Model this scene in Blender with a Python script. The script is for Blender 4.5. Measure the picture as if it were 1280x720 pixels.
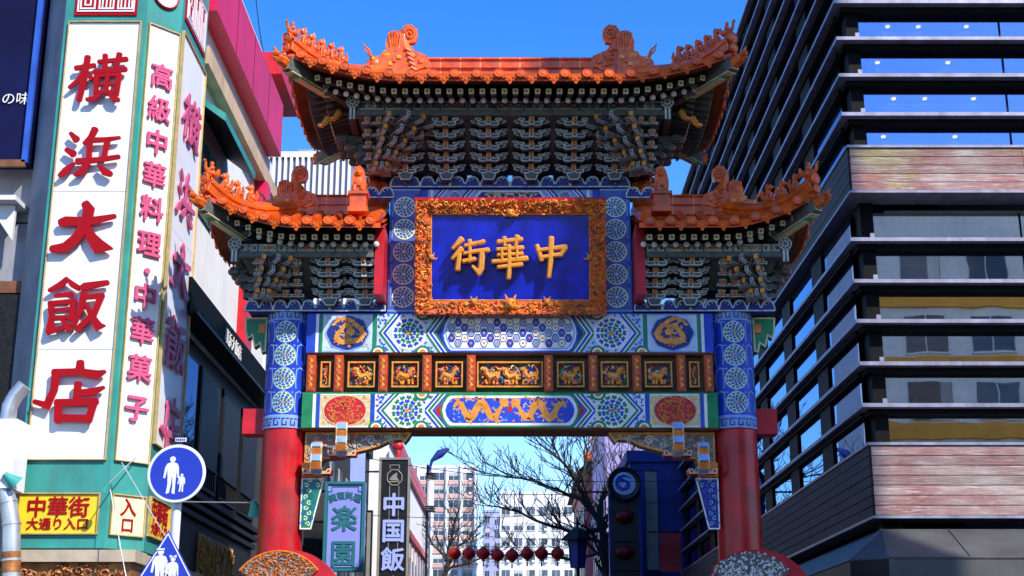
import bpy, math, random
from mathutils import Vector, Matrix
R = math.radians
rnd = random.Random(7)
scene = bpy.context.scene
COL = scene.collection
for _o in list(bpy.data.objects):
    bpy.data.objects.remove(_o)

# ---------------------------------------------------------------- camera, sky, sun, exposure
FPX, TILT = 1734.0, R(16.1)
cam_d = bpy.data.cameras.new('camera')
cam = bpy.data.objects.new('camera', cam_d)
COL.objects.link(cam)
cam_d.sensor_width = 36.0
cam_d.lens = FPX / 1280 * 36.0
cam_d.clip_end = 3000
cam.location = (0, 0, 1.6)
cam.rotation_euler = (R(90) + TILT, 0, 0)
scene.camera = cam

SUN = Vector((0.85, -1.0, 1.15)).normalized()
EL = math.asin(SUN.z)
AZ = math.atan2(SUN.x, SUN.y)
world = bpy.data.worlds.new('World')
scene.world = world
world.use_nodes = True
wn = world.node_tree
wn.nodes.clear()
sky = wn.nodes.new('ShaderNodeTexSky')
sky.sky_type = 'NISHITA'
sky.sun_disc = False
sky.sun_elevation = EL
sky.sun_rotation = AZ
sky.air_density = 1.0
sky.dust_density = 0.2
sky.ozone_density = 2.0
hs = wn.nodes.new('ShaderNodeHueSaturation')
hs.inputs['Saturation'].default_value = 1.42
hs.inputs['Hue'].default_value = 0.513
bg = wn.nodes.new('ShaderNodeBackground')
bg.inputs['Strength'].default_value = 0.15
wo = wn.nodes.new('ShaderNodeOutputWorld')
wn.links.new(sky.outputs[0], hs.inputs['Color'])
wn.links.new(hs.outputs[0], bg.inputs[0])
wn.links.new(bg.outputs[0], wo.inputs[0])
sun_d = bpy.data.lights.new('sun', 'SUN')
sun_d.energy = 3.3
sun_d.angle = R(0.53)
sun_d.color = (1.0, 0.94, 0.84)
sun = bpy.data.objects.new('sun', sun_d)
COL.objects.link(sun)
sun.rotation_euler = SUN.to_track_quat('Z', 'Y').to_euler()
scene.view_settings.view_transform = 'Standard'
scene.view_settings.look = 'None'
scene.view_settings.exposure = 0.95
scene.view_settings.gamma = 1.0
scene.view_settings.use_curve_mapping = False
scene.render.engine = 'CYCLES'
scene.cycles.max_bounces = 6
scene.cycles.transparent_max_bounces = 8
scene.cycles.caustics_reflective = False
scene.cycles.caustics_refractive = False

# ---------------------------------------------------------------- helpers
def at(px, py, Y):
    """world point on the sight line of photo pixel (px, py) at depth Y"""
    u, v = (px - 640) / FPX, (360 - py) / FPX
    c, s = math.cos(TILT), math.sin(TILT)
    y, z = c - v * s, s + v * c
    return Vector((u / y * Y, Y, 1.6 + z / y * Y))

MATS = {}
def mat(name, rgb, rough=0.55, var=0.12, scale=3.0, bump=0.0, metal=0.0, spec=0.4, coat=0.0, emit=0.0, rand=0.0, dirt=0.0, bscale=None):
    if name in MATS:
        return MATS[name]
    m = bpy.data.materials.new(name)
    m.use_nodes = True
    nt = m.node_tree
    b = nt.nodes['Principled BSDF']
    b.inputs['Roughness'].default_value = rough
    b.inputs['Metallic'].default_value = metal
    b.inputs['Specular IOR Level'].default_value = spec
    b.inputs['Coat Weight'].default_value = coat
    b.inputs['Coat Roughness'].default_value = 0.12
    tc = nt.nodes.new('ShaderNodeTexCoord')
    nz = nt.nodes.new('ShaderNodeTexNoise')
    nz.inputs['Scale'].default_value = scale
    nz.inputs['Detail'].default_value = 5
    nt.links.new(tc.outputs['Object'], nz.inputs['Vector'])
    ramp = nt.nodes.new('ShaderNodeValToRGB')
    ramp.color_ramp.elements[0].position = 0.3
    ramp.color_ramp.elements[1].position = 0.7
    lo = [max(0.0, c * (1 - var)) for c in rgb]
    hi = [min(1.0, c * (1 + var)) for c in rgb]
    ramp.color_ramp.elements[0].color = (*lo, 1)
    ramp.color_ramp.elements[1].color = (*hi, 1)
    nt.links.new(nz.outputs['Fac'], ramp.inputs['Fac'])
    col = ramp.outputs['Color']
    if rand:
        oi = nt.nodes.new('ShaderNodeObjectInfo')
        h = nt.nodes.new('ShaderNodeHueSaturation')
        mr = nt.nodes.new('ShaderNodeMapRange')
        mr.inputs['To Min'].default_value = 1 - rand
        mr.inputs['To Max'].default_value = 1 + rand
        nt.links.new(oi.outputs['Random'], mr.inputs['Value'])
        nt.links.new(mr.outputs['Result'], h.inputs['Value'])
        nt.links.new(col, h.inputs['Color'])
        col = h.outputs['Color']
    if dirt:
        n2 = nt.nodes.new('ShaderNodeTexNoise')
        n2.inputs['Scale'].default_value = 1.3
        n2.inputs['Detail'].default_value = 9
        n2.inputs['Roughness'].default_value = 0.7
        mp = nt.nodes.new('ShaderNodeMapping')
        mp.inputs['Scale'].default_value = (2.2, 2.2, 0.5)
        nt.links.new(tc.outputs['Object'], mp.inputs['Vector'])
        nt.links.new(mp.outputs[0], n2.inputs['Vector'])
        r2 = nt.nodes.new('ShaderNodeValToRGB')
        r2.color_ramp.elements[0].position = 0.48
        r2.color_ramp.elements[1].position = 0.75
        r2.color_ramp.elements[1].color = (dirt, dirt, dirt, 1)
        mx = nt.nodes.new('ShaderNodeMix')
        mx.data_type = 'RGBA'
        mx.inputs['B'].default_value = (0.10, 0.085, 0.06, 1)
        nt.links.new(n2.outputs['Fac'], r2.inputs['Fac'])
        nt.links.new(r2.outputs['Color'], mx.inputs['Factor'])
        nt.links.new(col, mx.inputs['A'])
        col = mx.outputs['Result']
    nt.links.new(col, b.inputs['Base Color'])
    if emit:
        nt.links.new(col, b.inputs['Emission Color'])
        b.inputs['Emission Strength'].default_value = emit
    if bump:
        bp = nt.nodes.new('ShaderNodeBump')
        bp.inputs['Strength'].default_value = bump
        bp.inputs['Distance'].default_value = 0.02
        nb = nt.nodes.new('ShaderNodeTexNoise')
        nb.inputs['Scale'].default_value = bscale or scale * 6
        nb.inputs['Detail'].default_value = 6
        nt.links.new(tc.outputs['Object'], nb.inputs['Vector'])
        nt.links.new(nb.outputs['Fac'], bp.inputs['Height'])
        nt.links.new(bp.outputs[0], b.inputs['Normal'])
    MATS[name] = m
    return m

def glass_mat(name, tint, refl=0.35, rough=0.02, gl=(1, 1, 1), wob=0.0):
    """reflective window glass: tinted see-through body under a mirror-like coat"""
    m = bpy.data.materials.new(name)
    m.use_nodes = True
    nt = m.node_tree
    nt.nodes.clear()
    o = nt.nodes.new('ShaderNodeOutputMaterial')
    tr = nt.nodes.new('ShaderNodeBsdfTransparent')
    tr.inputs[0].default_value = (*tint, 1)
    g = nt.nodes.new('ShaderNodeBsdfGlossy')
    g.inputs['Color'].default_value = (*gl, 1)
    g.inputs['Roughness'].default_value = rough
    lw = nt.nodes.new('ShaderNodeFresnel')
    lw.inputs['IOR'].default_value = 1.5
    ad = nt.nodes.new('ShaderNodeMath')
    ad.operation = 'ADD'
    ad.use_clamp = True
    ad.inputs[1].default_value = refl
    mx = nt.nodes.new('ShaderNodeMixShader')
    nt.links.new(lw.outputs[0], ad.inputs[0])
    nt.links.new(ad.outputs[0], mx.inputs[0])
    nt.links.new(tr.outputs[0], mx.inputs[1])
    nt.links.new(g.outputs[0], mx.inputs[2])
    nt.links.new(mx.outputs[0], o.inputs[0])
    if wob:
        tc = nt.nodes.new('ShaderNodeTexCoord')
        nb = nt.nodes.new('ShaderNodeTexNoise')
        nb.inputs['Scale'].default_value = 0.6
        bp = nt.nodes.new('ShaderNodeBump')
        bp.inputs['Strength'].default_value = wob
        bp.inputs['Distance'].default_value = 0.05
        nt.links.new(tc.outputs['Object'], nb.inputs['Vector'])
        nt.links.new(nb.outputs['Fac'], bp.inputs['Height'])
        nt.links.new(bp.outputs[0], g.inputs['Normal'])
    MATS[name] = m
    return m

class MB:
    def __init__(s):
        s.v, s.f, s.m, s.T = [], [], [], None
    def add(s, vs, fs, m=0):
        n = len(s.v)
        if s.T is not None:
            flip = s.T.to_3x3().determinant() < 0
            s.v += [tuple(s.T @ Vector(p)) for p in vs]
        else:
            flip = False
            s.v += [tuple(p) for p in vs]
        for k, f in enumerate(fs):
            f = [n + i for i in f]
            s.f.append(f[::-1] if flip else f)
            s.m.append(m[k] if isinstance(m, (list, tuple)) else m)
        return s
    def box(s, x0, x1, y0, y1, z0, z1, m=0):
        vs = [(x, y, z) for z in (z0, z1) for y in (y0, y1) for x in (x0, x1)]
        return s.add(vs, [(0, 2, 3, 1), (4, 5, 7, 6), (0, 1, 5, 4), (2, 6, 7, 3), (0, 4, 6, 2), (1, 3, 7, 5)], m)
    def prism(s, poly, y0, y1, m=0, ms=None):
        """poly in (x, z); front face at y0 (nearer the viewer), back at y1"""
        n = len(poly)
        if sum(poly[i][0] * poly[(i + 1) % n][1] - poly[(i + 1) % n][0] * poly[i][1] for i in range(n)) < 0:
            poly = poly[::-1]
        vs = [(p[0], y0, p[1]) for p in poly] + [(p[0], y1, p[1]) for p in poly]
        fs = [tuple(range(n)), tuple(range(2 * n - 1, n - 1, -1))]
        fs += [(i, n + i, n + (i + 1) % n, (i + 1) % n) for i in range(n)]
        return s.add(vs, fs, [m, m] + [m if ms is None else ms] * n)
    def oprism(s, poly, y0, y1, w, m=0, mo=1):
        """prism whose front face carries a painted outline of width w along its edges"""
        n = len(poly)
        if sum(poly[i][0] * poly[(i + 1) % n][1] - poly[(i + 1) % n][0] * poly[i][1] for i in range(n)) < 0:
            poly = poly[::-1]
        ins = inset(poly, w)
        vs = [(p[0], y0, p[1]) for p in poly] + [(p[0], y1, p[1]) for p in poly] + [(p[0], y0, p[1]) for p in ins]
        fs = [tuple(range(2 * n, 3 * n)), tuple(range(2 * n - 1, n - 1, -1))]
        fs += [(i, n + i, n + (i + 1) % n, (i + 1) % n) for i in range(n)]
        fs += [(i, (i + 1) % n, 2 * n + (i + 1) % n, 2 * n + i) for i in range(n)]
        return s.add(vs, fs, [m, m] + [m] * n + [mo] * n)
    def tube(s, pts, r, n=8, m=0, cap=True):
        pts = [Vector(p) for p in pts]
        k = len(pts)
        rs = r if isinstance(r, (list, tuple)) else [r] * k
        vs, fs = [], []
        up = Vector((0.123, 0.234, 0.96))
        for i, p in enumerate(pts):
            d = (pts[min(i + 1, k - 1)] - pts[max(i - 1, 0)])
            if d.length < 1e-9:
                d = Vector((0, 0, 1))
            d.normalize()
            a = d.cross(up)
            if a.length < 1e-3:
                a = d.cross(Vector((1, 0, 0)))
            a.normalize()
            b = a.cross(d)
            up = b
            for j in range(n):
                t = 2 * math.pi * j / n
                vs.append(p + (a * math.cos(t) + b * math.sin(t)) * rs[i])
        for i in range(k - 1):
            for j in range(n):
                fs.append((i * n + j, i * n + (j + 1) % n, (i + 1) * n + (j + 1) % n, (i + 1) * n + j))
        if cap:
            fs.append(tuple(range(n - 1, -1, -1)))
            fs.append(tuple(range((k - 1) * n, k * n)))
        return s.add(vs, fs, m)
    def lathe(s, prof, n=16, m=0, c=(0, 0, 0), axis='z'):
        vs, fs, ms = [], [], []
        for r, h in prof:
            for j in range(n):
                t = 2 * math.pi * j / n
                x, y = r * math.cos(t), r * math.sin(t)
                if axis == 'z':
                    p = (x, y, h)
                elif axis == 'y':
                    p = (x, -h, y)
                else:
                    p = (h, x, y)
                vs.append((p[0] + c[0], p[1] + c[1], p[2] + c[2]))
        for i in range(len(prof) - 1):
            for j in range(n):
                fs.append((i * n + j, i * n + (j + 1) % n, (i + 1) * n + (j + 1) % n, (i + 1) * n + j))
                ms.append(m[i] if isinstance(m, (list, tuple)) else m)
        fs.append(tuple(range(n - 1, -1, -1)))
        fs.append(tuple(range((len(prof) - 1) * n, len(prof) * n)))
        ms += [ms[0], ms[-1]]
        return s.add(vs, fs, ms)
    def ball(s, c, r, n=8, m=0, rot=None):
        if not isinstance(r, (list, tuple)):
            r = (r, r, r)
        k = max(3, n // 2)
        vs = [(0, 0, -1)]
        for i in range(1, k):
            a = -math.pi / 2 + math.pi * i / k
            for j in range(n):
                t = 2 * math.pi * j / n
                vs.append((math.cos(a) * math.cos(t), math.cos(a) * math.sin(t), math.sin(a)))
        vs.append((0, 0, 1))
        fs = [(0, 1 + (j + 1) % n, 1 + j) for j in range(n)]
        for i in range(k - 2):
            for j in range(n):
                fs.append((1 + i * n + j, 1 + i * n + (j + 1) % n, 1 + (i + 1) * n + (j + 1) % n, 1 + (i + 1) * n + j))
        L = len(vs) - 1
        b = 1 + (k - 2) * n
        fs += [(b + j, b + (j + 1) % n, L) for j in range(n)]
        M = rot.to_matrix() if rot is not None else None
        out = []
        for p in vs:
            q = Vector((p[0] * r[0], p[1] * r[1], p[2] * r[2]))
            if M:
                q = M @ q
            out.append((q.x + c[0], q.y + c[1], q.z + c[2]))
        return s.add(out, fs, m)
    def mesh(s, name, mats, smooth=False):
        me = bpy.data.meshes.new(name)
        me.from_pydata(s.v, [], s.f)
        for m in (mats if isinstance(mats, (list, tuple)) else [mats]):
            me.materials.append(m)
        me.polygons.foreach_set('material_index', s.m)
        if smooth:
            me.polygons.foreach_set('use_smooth', [True] * len(s.f))
            try:
                me.set_sharp_from_angle(angle=R(40))
            except Exception:
                pass
        me.update()
        return me
    def build(s, name, mats, parent=None, smooth=False, loc=None, rot=None):
        return ob(name, s.mesh(name, mats, smooth), parent, loc, rot)

def inset(poly, w):
    """move every edge of a counter-clockwise polygon inward by w"""
    n = len(poly)
    out = []
    for i in range(n):
        p0, p1, p2 = poly[i - 1], poly[i], poly[(i + 1) % n]
        e1 = (p1[0] - p0[0], p1[1] - p0[1])
        e2 = (p2[0] - p1[0], p2[1] - p1[1])
        l1 = math.hypot(*e1) or 1e-6
        l2 = math.hypot(*e2) or 1e-6
        n1 = (-e1[1] / l1, e1[0] / l1)
        n2 = (-e2[1] / l2, e2[0] / l2)
        k = 1 + n1[0] * n2[0] + n1[1] * n2[1]
        k = max(k, 0.5)
        out.append((p1[0] + (n1[0] + n2[0]) / k * w, p1[1] + (n1[1] + n2[1]) / k * w))
    return out

def ob(name, data, parent=None, loc=None, rot=None):
    o = bpy.data.objects.new(name, data)
    COL.objects.link(o)
    if parent is not None:
        o.parent = parent
    if loc is not None:
        o.location = loc
    if rot is not None:
        o.rotation_euler = rot
    return o

def tag(o, label, cat, group=None):
    o['label'] = label
    o['category'] = cat
    if group:
        o['group'] = group
    return o

def thing(name, label, cat, loc=(0, 0, 0), rz=0.0, group=None):
    return tag(ob(name, None, None, loc, (0, 0, rz)), label, cat, group)

def stuff(o):
    o['kind'] = 'stuff'
    return o

def structure(o):
    o['kind'] = 'structure'
    return o

def arc(cx, cz, r, a0, a1, n, rz=None):
    return [(cx + r * math.cos(R(a0 + (a1 - a0) * i / n)), cz + (rz or r) * math.sin(R(a0 + (a1 - a0) * i / n))) for i in range(n + 1)]

def text_mesh(name, body, size, mats, depth=0.02, bold=0.02, bevel=0.0):
    """lettering standing in the x-z plane, centred on the origin, facing -y, its back at y = 0"""
    c = bpy.data.curves.new(name, 'FONT')
    c.body = body
    c.size = size
    c.extrude = depth / 2
    c.bevel_depth = bevel
    c.resolution_u = 3
    c.align_x = 'CENTER'
    o = bpy.data.objects.new(name, c)
    COL.objects.link(o)
    dg = bpy.context.evaluated_depsgraph_get()
    me = bpy.data.meshes.new_from_object(o.evaluated_get(dg))
    bpy.data.objects.remove(o)
    bpy.data.curves.remove(c)
    me.name = name
    xs = [v.co.x for v in me.vertices] or [0]
    ys = [v.co.y for v in me.vertices] or [0]
    me.transform(Matrix.Translation((-(min(xs) + max(xs)) / 2, -(min(ys) + max(ys)) / 2, depth / 2)))
    me.transform(Matrix.Rotation(R(90), 4, 'X'))
    if bold:
        # heavier strokes: the same outline again, shifted a little each way, each copy 1 mm nearer
        b = bold * size
        vs0 = [tuple(v.co) for v in me.vertices]
        fs0 = [tuple(p.vertices) for p in me.polygons]
        mb = MB()
        for k, (dx, dz) in enumerate(((0, 0), (b, 0), (-b, 0), (0, b), (0, -b))):
            mb.add([(x + dx, y - .001 * k, z + dz) for x, y, z in vs0], fs0)
        bpy.data.meshes.remove(me)
        return mb.mesh(name, mats)
    me.materials.clear()
    me.materials.append(mats)
    return me

def stroke_outline(pts, cap=4):
    """outline of a brush stroke; pts = (x, y, width) with y upward"""
    L, Rr = [], []
    n = len(pts)
    P = [Vector((p[0], p[1])) for p in pts]
    dirs = []
    for i in range(n):
        d = P[min(i + 1, n - 1)] - P[max(i - 1, 0)]
        d.normalize()
        dirs.append(d)
    for i in range(n):
        nn = Vector((-dirs[i].y, dirs[i].x)) * pts[i][2] / 2
        L.append(P[i] + nn)
        Rr.append(P[i] - nn)
    out = list(Rr)
    for k in range(1, cap):
        a = -math.pi / 2 + math.pi * k / cap
        d = dirs[-1]
        q = Vector((-d.y, d.x))
        out.append(P[-1] + (d * math.cos(a) * 0.7 + q * math.sin(a)) * pts[-1][2] / 2)
    out += L[::-1]
    for k in range(1, cap):
        a = math.pi / 2 - math.pi * k / cap
        d = -dirs[0]
        q = Vector((dirs[0].y * -1, dirs[0].x))
        out.append(P[0] + (d * math.cos(a) * 0.5 + q * math.sin(a)) * pts[0][2] / 2)
    return [(p.x, p.y) for p in out]

GLYPH = {
 '横': ((62, 52, 358, 310), [((92, 132, 24), (190, 118, 22)), ((150, 72, 28), (144, 180, 26), (126, 296, 26)), ((140, 150, 20), (110, 200, 26), (70, 232, 16)), ((150, 145, 14), (180, 186, 24)),
   ((208, 100, 20), (352, 86, 24)), ((240, 64, 24), (246, 142, 22)), ((314, 58, 26), (300, 142, 22)), ((188, 152, 20), (352, 138, 24)),
   ((200, 172, 16), (326, 164, 18)), ((206, 168, 24), (210, 268, 22)), ((322, 166, 26), (314, 268, 24)), ((262, 146, 18), (262, 262, 18)), ((212, 217, 15), (312, 214, 15)), ((206, 256, 18), (316, 256, 18)),
   ((232, 268, 18), (205, 290, 26), (166, 294, 16)), ((280, 268, 16), (302, 288, 26), (328, 296, 20))]),
 '浜': ((25, 405, 330, 670), [((66, 438, 18), (100, 472, 34)), ((52, 522, 22), (92, 546, 34)), ((100, 592, 14), (62, 630, 34), (32, 656, 20)),
   ((190, 416, 32), (172, 462, 28), (140, 492, 16)), ((168, 480, 28), (172, 582, 24)), ((172, 476, 24), (250, 472, 22), (318, 462, 14)), ((258, 470, 28), (246, 574, 24)),
   ((112, 584, 30), (220, 576, 24), (322, 560, 20)), ((172, 596, 22), (140, 638, 34), (108, 652, 16)), ((226, 606, 14), (256, 636, 34), (288, 648, 26))]),
 '大': ((103, 55, 400, 312), [((136, 156, 34), (160, 148, 42), (280, 148, 36), (394, 124, 20)), ((246, 62, 34), (268, 90, 48), (262, 150, 46), (222, 226, 44), (170, 272, 44), (108, 278, 30)),
   ((258, 160, 24), (290, 222, 44), (330, 268, 62), (394, 276, 10))]),
 '飯': ((90, 408, 378, 690), [((178, 416, 22), (150, 446, 30), (98, 474, 18)), ((176, 418, 14), (206, 446, 26), (238, 464, 24)), ((128, 500, 18), (206, 492, 24)), ((110, 530, 26), (122, 600, 26), (116, 672, 30)),
   ((112, 536, 20), (226, 526, 22)), ((216, 528, 26), (212, 612, 22)), ((128, 568, 14), (208, 564, 14)), ((124, 606, 18), (210, 602, 18)), ((108, 674, 28), (160, 660, 18), (214, 640, 14)), ((168, 612, 14), (190, 640, 22), (208, 664, 26)),
   ((246, 462, 20), (262, 456, 34), (370, 436, 22)), ((264, 484, 28), (256, 560, 26), (226, 640, 24)), ((262, 508, 20), (352, 500, 26)), ((346, 500, 28), (318, 590, 26), (246, 664, 26)), ((276, 540, 14), (316, 610, 30), (346, 652, 40), (374, 644, 8))]),
 '店': ((80, 97, 430, 410), [((298, 104, 34), (300, 152, 44)), ((166, 160, 34), (300, 156, 32), (392, 172, 42), (426, 154, 16)), ((182, 160, 40), (178, 250, 34), (150, 326, 46), (86, 306, 22)), ((296, 212, 34), (296, 306, 34)),
   ((300, 264, 30), (380, 256, 36), (428, 234, 14)), ((194, 312, 34), (396, 306, 34)), ((206, 310, 34), (212, 402, 34)), ((384, 308, 36), (364, 402, 34)), ((204, 386, 34), (372, 390, 34))]),
 '街': ((232, 240, 462, 478), [((300, 256, 38), (246, 312, 26)), ((300, 312, 36), (244, 372, 26)), ((284, 340, 32), (274, 436, 34)), ((316, 296, 24), (388, 282, 28)), ((346, 262, 26), (348, 390, 24)), ((310, 342, 22), (386, 328, 26)),
   ((306, 388, 28), (376, 374, 28)), ((388, 282, 26), (430, 272, 28)), ((388, 328, 26), (456, 322, 32)), ((420, 330, 34), (414, 430, 36), (402, 466, 26)), ((404, 456, 30), (362, 416, 18))]),
 '華': ((468, 222, 675, 490), [((504, 268, 28), (640, 252, 28)), ((542, 240, 26), (546, 292, 22)), ((616, 232, 30), (606, 292, 24)), ((500, 312, 24), (646, 302, 28)), ((504, 344, 22), (644, 336, 24)), ((474, 384, 26), (668, 366, 34)), ((504, 416, 24), (640, 400, 30)),
   ((568, 286, 26), (572, 400, 30), (566, 482, 28)), ((528, 306, 18), (530, 372, 18)), ((614, 300, 18), (614, 368, 18))]),
 '中': ((695, 240, 880, 490), [((708, 296, 26), (736, 384, 30)), ((710, 326, 22), (868, 306, 30)), ((864, 306, 36), (838, 358, 30)), ((728, 368, 26), (842, 350, 28)), ((788, 250, 32), (784, 380, 32), (774, 484, 26)), ((708, 300, 20), (716, 330, 26))]),
}
def brush_char(ch, w, h, depth, material, round_top=False, fat=1.0):
    """raised brush-written character w x h, centred, facing -y; strokes 1.5 mm apart in height"""
    (x0, y0, x1, y1), st = GLYPH[ch]
    sx, sz = w / (x1 - x0), h / (y1 - y0)
    mb = MB()
    for k, pts in enumerate(st):
        q = []
        if len(pts) == 2:
            a, b = pts
            pts = (a, tuple((a[i] + b[i]) / 2 * (0.94 if i == 2 else 1) for i in range(3)), b)
        for (x, y, wd) in pts:
            q.append(((x - (x0 + x1) / 2) * sx, ((y0 + y1) / 2 - y) * sz, wd * (sx + sz) / 2 * fat))
        pl = stroke_outline(q)
        n = len(pl)
        ar = sum(pl[i][0] * pl[(i + 1) % n][1] - pl[(i + 1) % n][0] * pl[i][1] for i in range(n))
        if ar < 0:
            pl = pl[::-1]
        d = depth + k * 0.0015
        if round_top:
            wmin = min(p[2] for p in q)
            i1 = inset(pl, wmin * 0.12)
            i2 = inset(pl, wmin * 0.3)
            vs = [(p[0], 0, p[1]) for p in pl] + [(p[0], -d * .55, p[1]) for p in pl] + [(p[0], -d * .85, p[1]) for p in i1] + [(p[0], -d, p[1]) for p in i2]
            fs = []
            for r in range(3):
                for i in range(n):
                    j = (i + 1) % n
                    fs.append((r * n + j, r * n + i, (r + 1) * n + i, (r + 1) * n + j)[::-1])
            fs.append(tuple(range(3 * n, 4 * n)))
            mb.add(vs, fs)
        else:
            mb.prism(pl, -d, 0)
    return mb.mesh('character', material, smooth=round_top)
# ---------------------------------------------------------------- ground
m_asph = mat('asphalt', (0.05, 0.05, 0.052), 0.9, 0.25, 4, 0.4)
m_pave = mat('paving', (0.26, 0.24, 0.22), 0.85, 0.15, 3, 0.2)
m_kerb = mat('kerb_stone', (0.36, 0.35, 0.33), 0.8)
m_linep = mat('road_paint', (0.75, 0.75, 0.72), 0.7, 0.1, 20)
structure(MB().add([(-1500, -700, 0), (1500, -700, 0), (1500, 2200, 0), (-1500, 2200, 0)], [(0, 1, 2, 3)]).build('ground', m_asph))
for sx in (-1, 1):
    a, b = sorted((sx * 4.9, sx * 60))
    p = MB().box(a, b, 25.2, 160, 0.001, 0.13)
    structure(p.build('pavement', m_pave))
    a, b = sorted((sx * 4.75, sx * 4.898))
    structure(MB().box(a, b, 25.0, 160, 0.002, 0.14).build('kerb', m_kerb))
mk = MB()
for i in range(9):
    x = -4.2 + i * 0.95
    mk.add([(x, 19.0, .004), (x + .48, 19.0, .004), (x + .48, 22.6, .004), (x, 22.6, .004)], [(0, 1, 2, 3)])
structure(mk.build('road_marking', m_linep))

# ---------------------------------------------------------------- gate materials
m_tile = mat('glazed_tile', (0.75, 0.086, 0.002), 0.36, 0.35, 2.6, 0.3, spec=0.4, coat=0.3, rand=0.2, dirt=0.75)
m_tile2 = mat('glazed_ridge', (0.80, 0.102, 0.002), 0.34, 0.35, 3.4, 0.35, spec=0.4, coat=0.3, rand=0.2, dirt=0.6)
m_gap = mat('mortar', (0.62, 0.33, 0.16), 0.8)
m_beast = mat('glazed_beast', (0.80, 0.110, 0.003), 0.36, 0.45, 9, 0.5, spec=.4, coat=0.3, rand=0.12, dirt=0.3)
m_yel = mat('yellow_glaze', (0.80, 0.36, 0.03), 0.3, 0.25, 8, 0.2, coat=0.4)
m_blk = mat('bracket_dark', (0.095, 0.102, 0.095), 0.5, 0.4, 6)
m_out = mat('bracket_outline', (0.56, 0.57, 0.53), 0.6, 0.25, 8)
m_brg = mat('bracket_grey', (0.26, 0.26, 0.25), 0.6, 0.3, 8)
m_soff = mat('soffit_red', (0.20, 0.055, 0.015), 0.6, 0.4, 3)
m_pill = mat('red_lacquer', (0.46, 0.002, 0.009), 0.36, 0.35, 2.2, 0.12, spec=0.4, coat=0.06, dirt=0.6)
m_red = mat('red_paint', (0.50, 0.008, 0.02), 0.45, 0.2, 3)
m_blue = mat('painted_blue', (0.012, 0.055, 0.50), 0.45, 0.22, 5)
m_navy = mat('painted_navy', (0.010, 0.022, 0.19), 0.45, 0.25, 5)
m_lblu = mat('painted_light_blue', (0.22, 0.36, 0.72), 0.5, 0.18, 6)
m_gre = mat('painted_green', (0.010, 0.20, 0.075), 0.45, 0.22, 5)
m_whi = mat('painted_white', (0.78, 0.77, 0.72), 0.5, 0.1, 5)
m_ora = mat('painted_orange', (0.72, 0.20, 0.03), 0.5, 0.25, 8)
m_cre = mat('painted_cream', (0.66, 0.52, 0.28), 0.5, 0.25, 14)
m_gol = mat('gilding', (0.82, 0.28, 0.03), 0.4, 0.3, 10, 0.25, metal=0.1, spec=0.5)
m_car = mat('gilded_carving', (0.85, 0.17, 0.010), 0.38, 0.4, 10, 0.4, metal=0.1, spec=0.5)
m_oli = mat('frieze_ground', (0.075, 0.08, 0.052), 0.6, 0.3, 4)
m_stone = mat('stone', (0.36, 0.33, 0.29), 0.8, 0.2, 4, 0.3)
m_pink = mat('carving_pink', (0.60, 0.10, 0.14), 0.5, 0.3, 8)
m_grn2 = mat('carving_jade', (0.08, 0.32, 0.20), 0.5, 0.3, 8)
m_gry = mat('carving_grey', (0.20, 0.20, 0.18), 0.6, 0.35, 8)
m_brn = mat('timber_brown', (0.18, 0.07, 0.03), 0.6, 0.3, 4)
m_plq = mat('plaque_blue', (0.004, 0.016, 0.42), 0.24, 0.45, 2.5, 0.05, spec=0.5, coat=0.3)
m_pbg = mat('painted_pale_blue', (0.50, 0.60, 0.80), 0.5, 0.14, 5)
m_colb = mat('column_blue', (0.06, 0.11, 0.42), 0.5, 0.2, 5)
m_post = mat('post_orange', (0.46, 0.062, 0.012), 0.45, 0.3, 8, 0.2)
m_pgold = mat('letter_gold', (0.83, 0.34, 0.05), 0.42, 0.12, 8, 0.1, metal=0.1)

GX, GY = -0.04, 27.0
gate = thing('chinatown_gate', 'ornate painted gate with orange tiled roofs and two red pillars', 'gate', (GX, GY, 0))

# ---------------------------------------------------------------- painting helpers (flat pigment sheets laid on a surface)
PM = [m_whi, m_blue, m_gre, m_ora, m_cre, m_red, m_lblu, m_navy, m_gol, m_oli, m_pbg]
W_, B_, G_, O_, C_, R_, L_, N_, D_, K_, Q_ = range(11)
def flat(y0):
    return lambda u, v, h: (u, y0 - h, v)
def cyl(cx, r):
    return lambda u, v, h: (cx + math.sin(u / r) * (r + h), -math.cos(u / r) * (r + h), v)
def paint(mb, mp, poly, h, m):
    n = len(poly)
    if sum(poly[i][0] * poly[(i + 1) % n][1] - poly[(i + 1) % n][0] * poly[i][1] for i in range(n)) < 0:
        poly = poly[::-1]
    mb.add([mp(u, v, h) for u, v in poly], [tuple(range(n))], m)
def rect(mb, mp, u0, u1, v0, v1, h, m, k=1):
    for i in range(k):
        a, b = u0 + (u1 - u0) * i / k, u0 + (u1 - u0) * (i + 1) / k
        paint(mb, mp, [(a, v0), (b, v0), (b, v1), (a, v1)], h, m)
def ring(mb, mp, cu, cv, r0, r1, h, m, n=20, sx=1.0, sz=1.0, lobe=0.0, nl=4):
    for j in range(n):
        a, b = 2 * math.pi * j / n, 2 * math.pi * (j + 1) / n
        def P(r, t):
            k = r * (1 + lobe * math.cos(nl * t))
            return (cu + k * math.cos(t) * sx, cv + k * math.sin(t) * sz)
        q = [P(r1, a), P(r1, b)]
        q = ([P(r0, a)] + q + [P(r0, b)]) if r0 > 0 else [(cu, cv)] + q
        paint(mb, mp, q, h, m)
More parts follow.
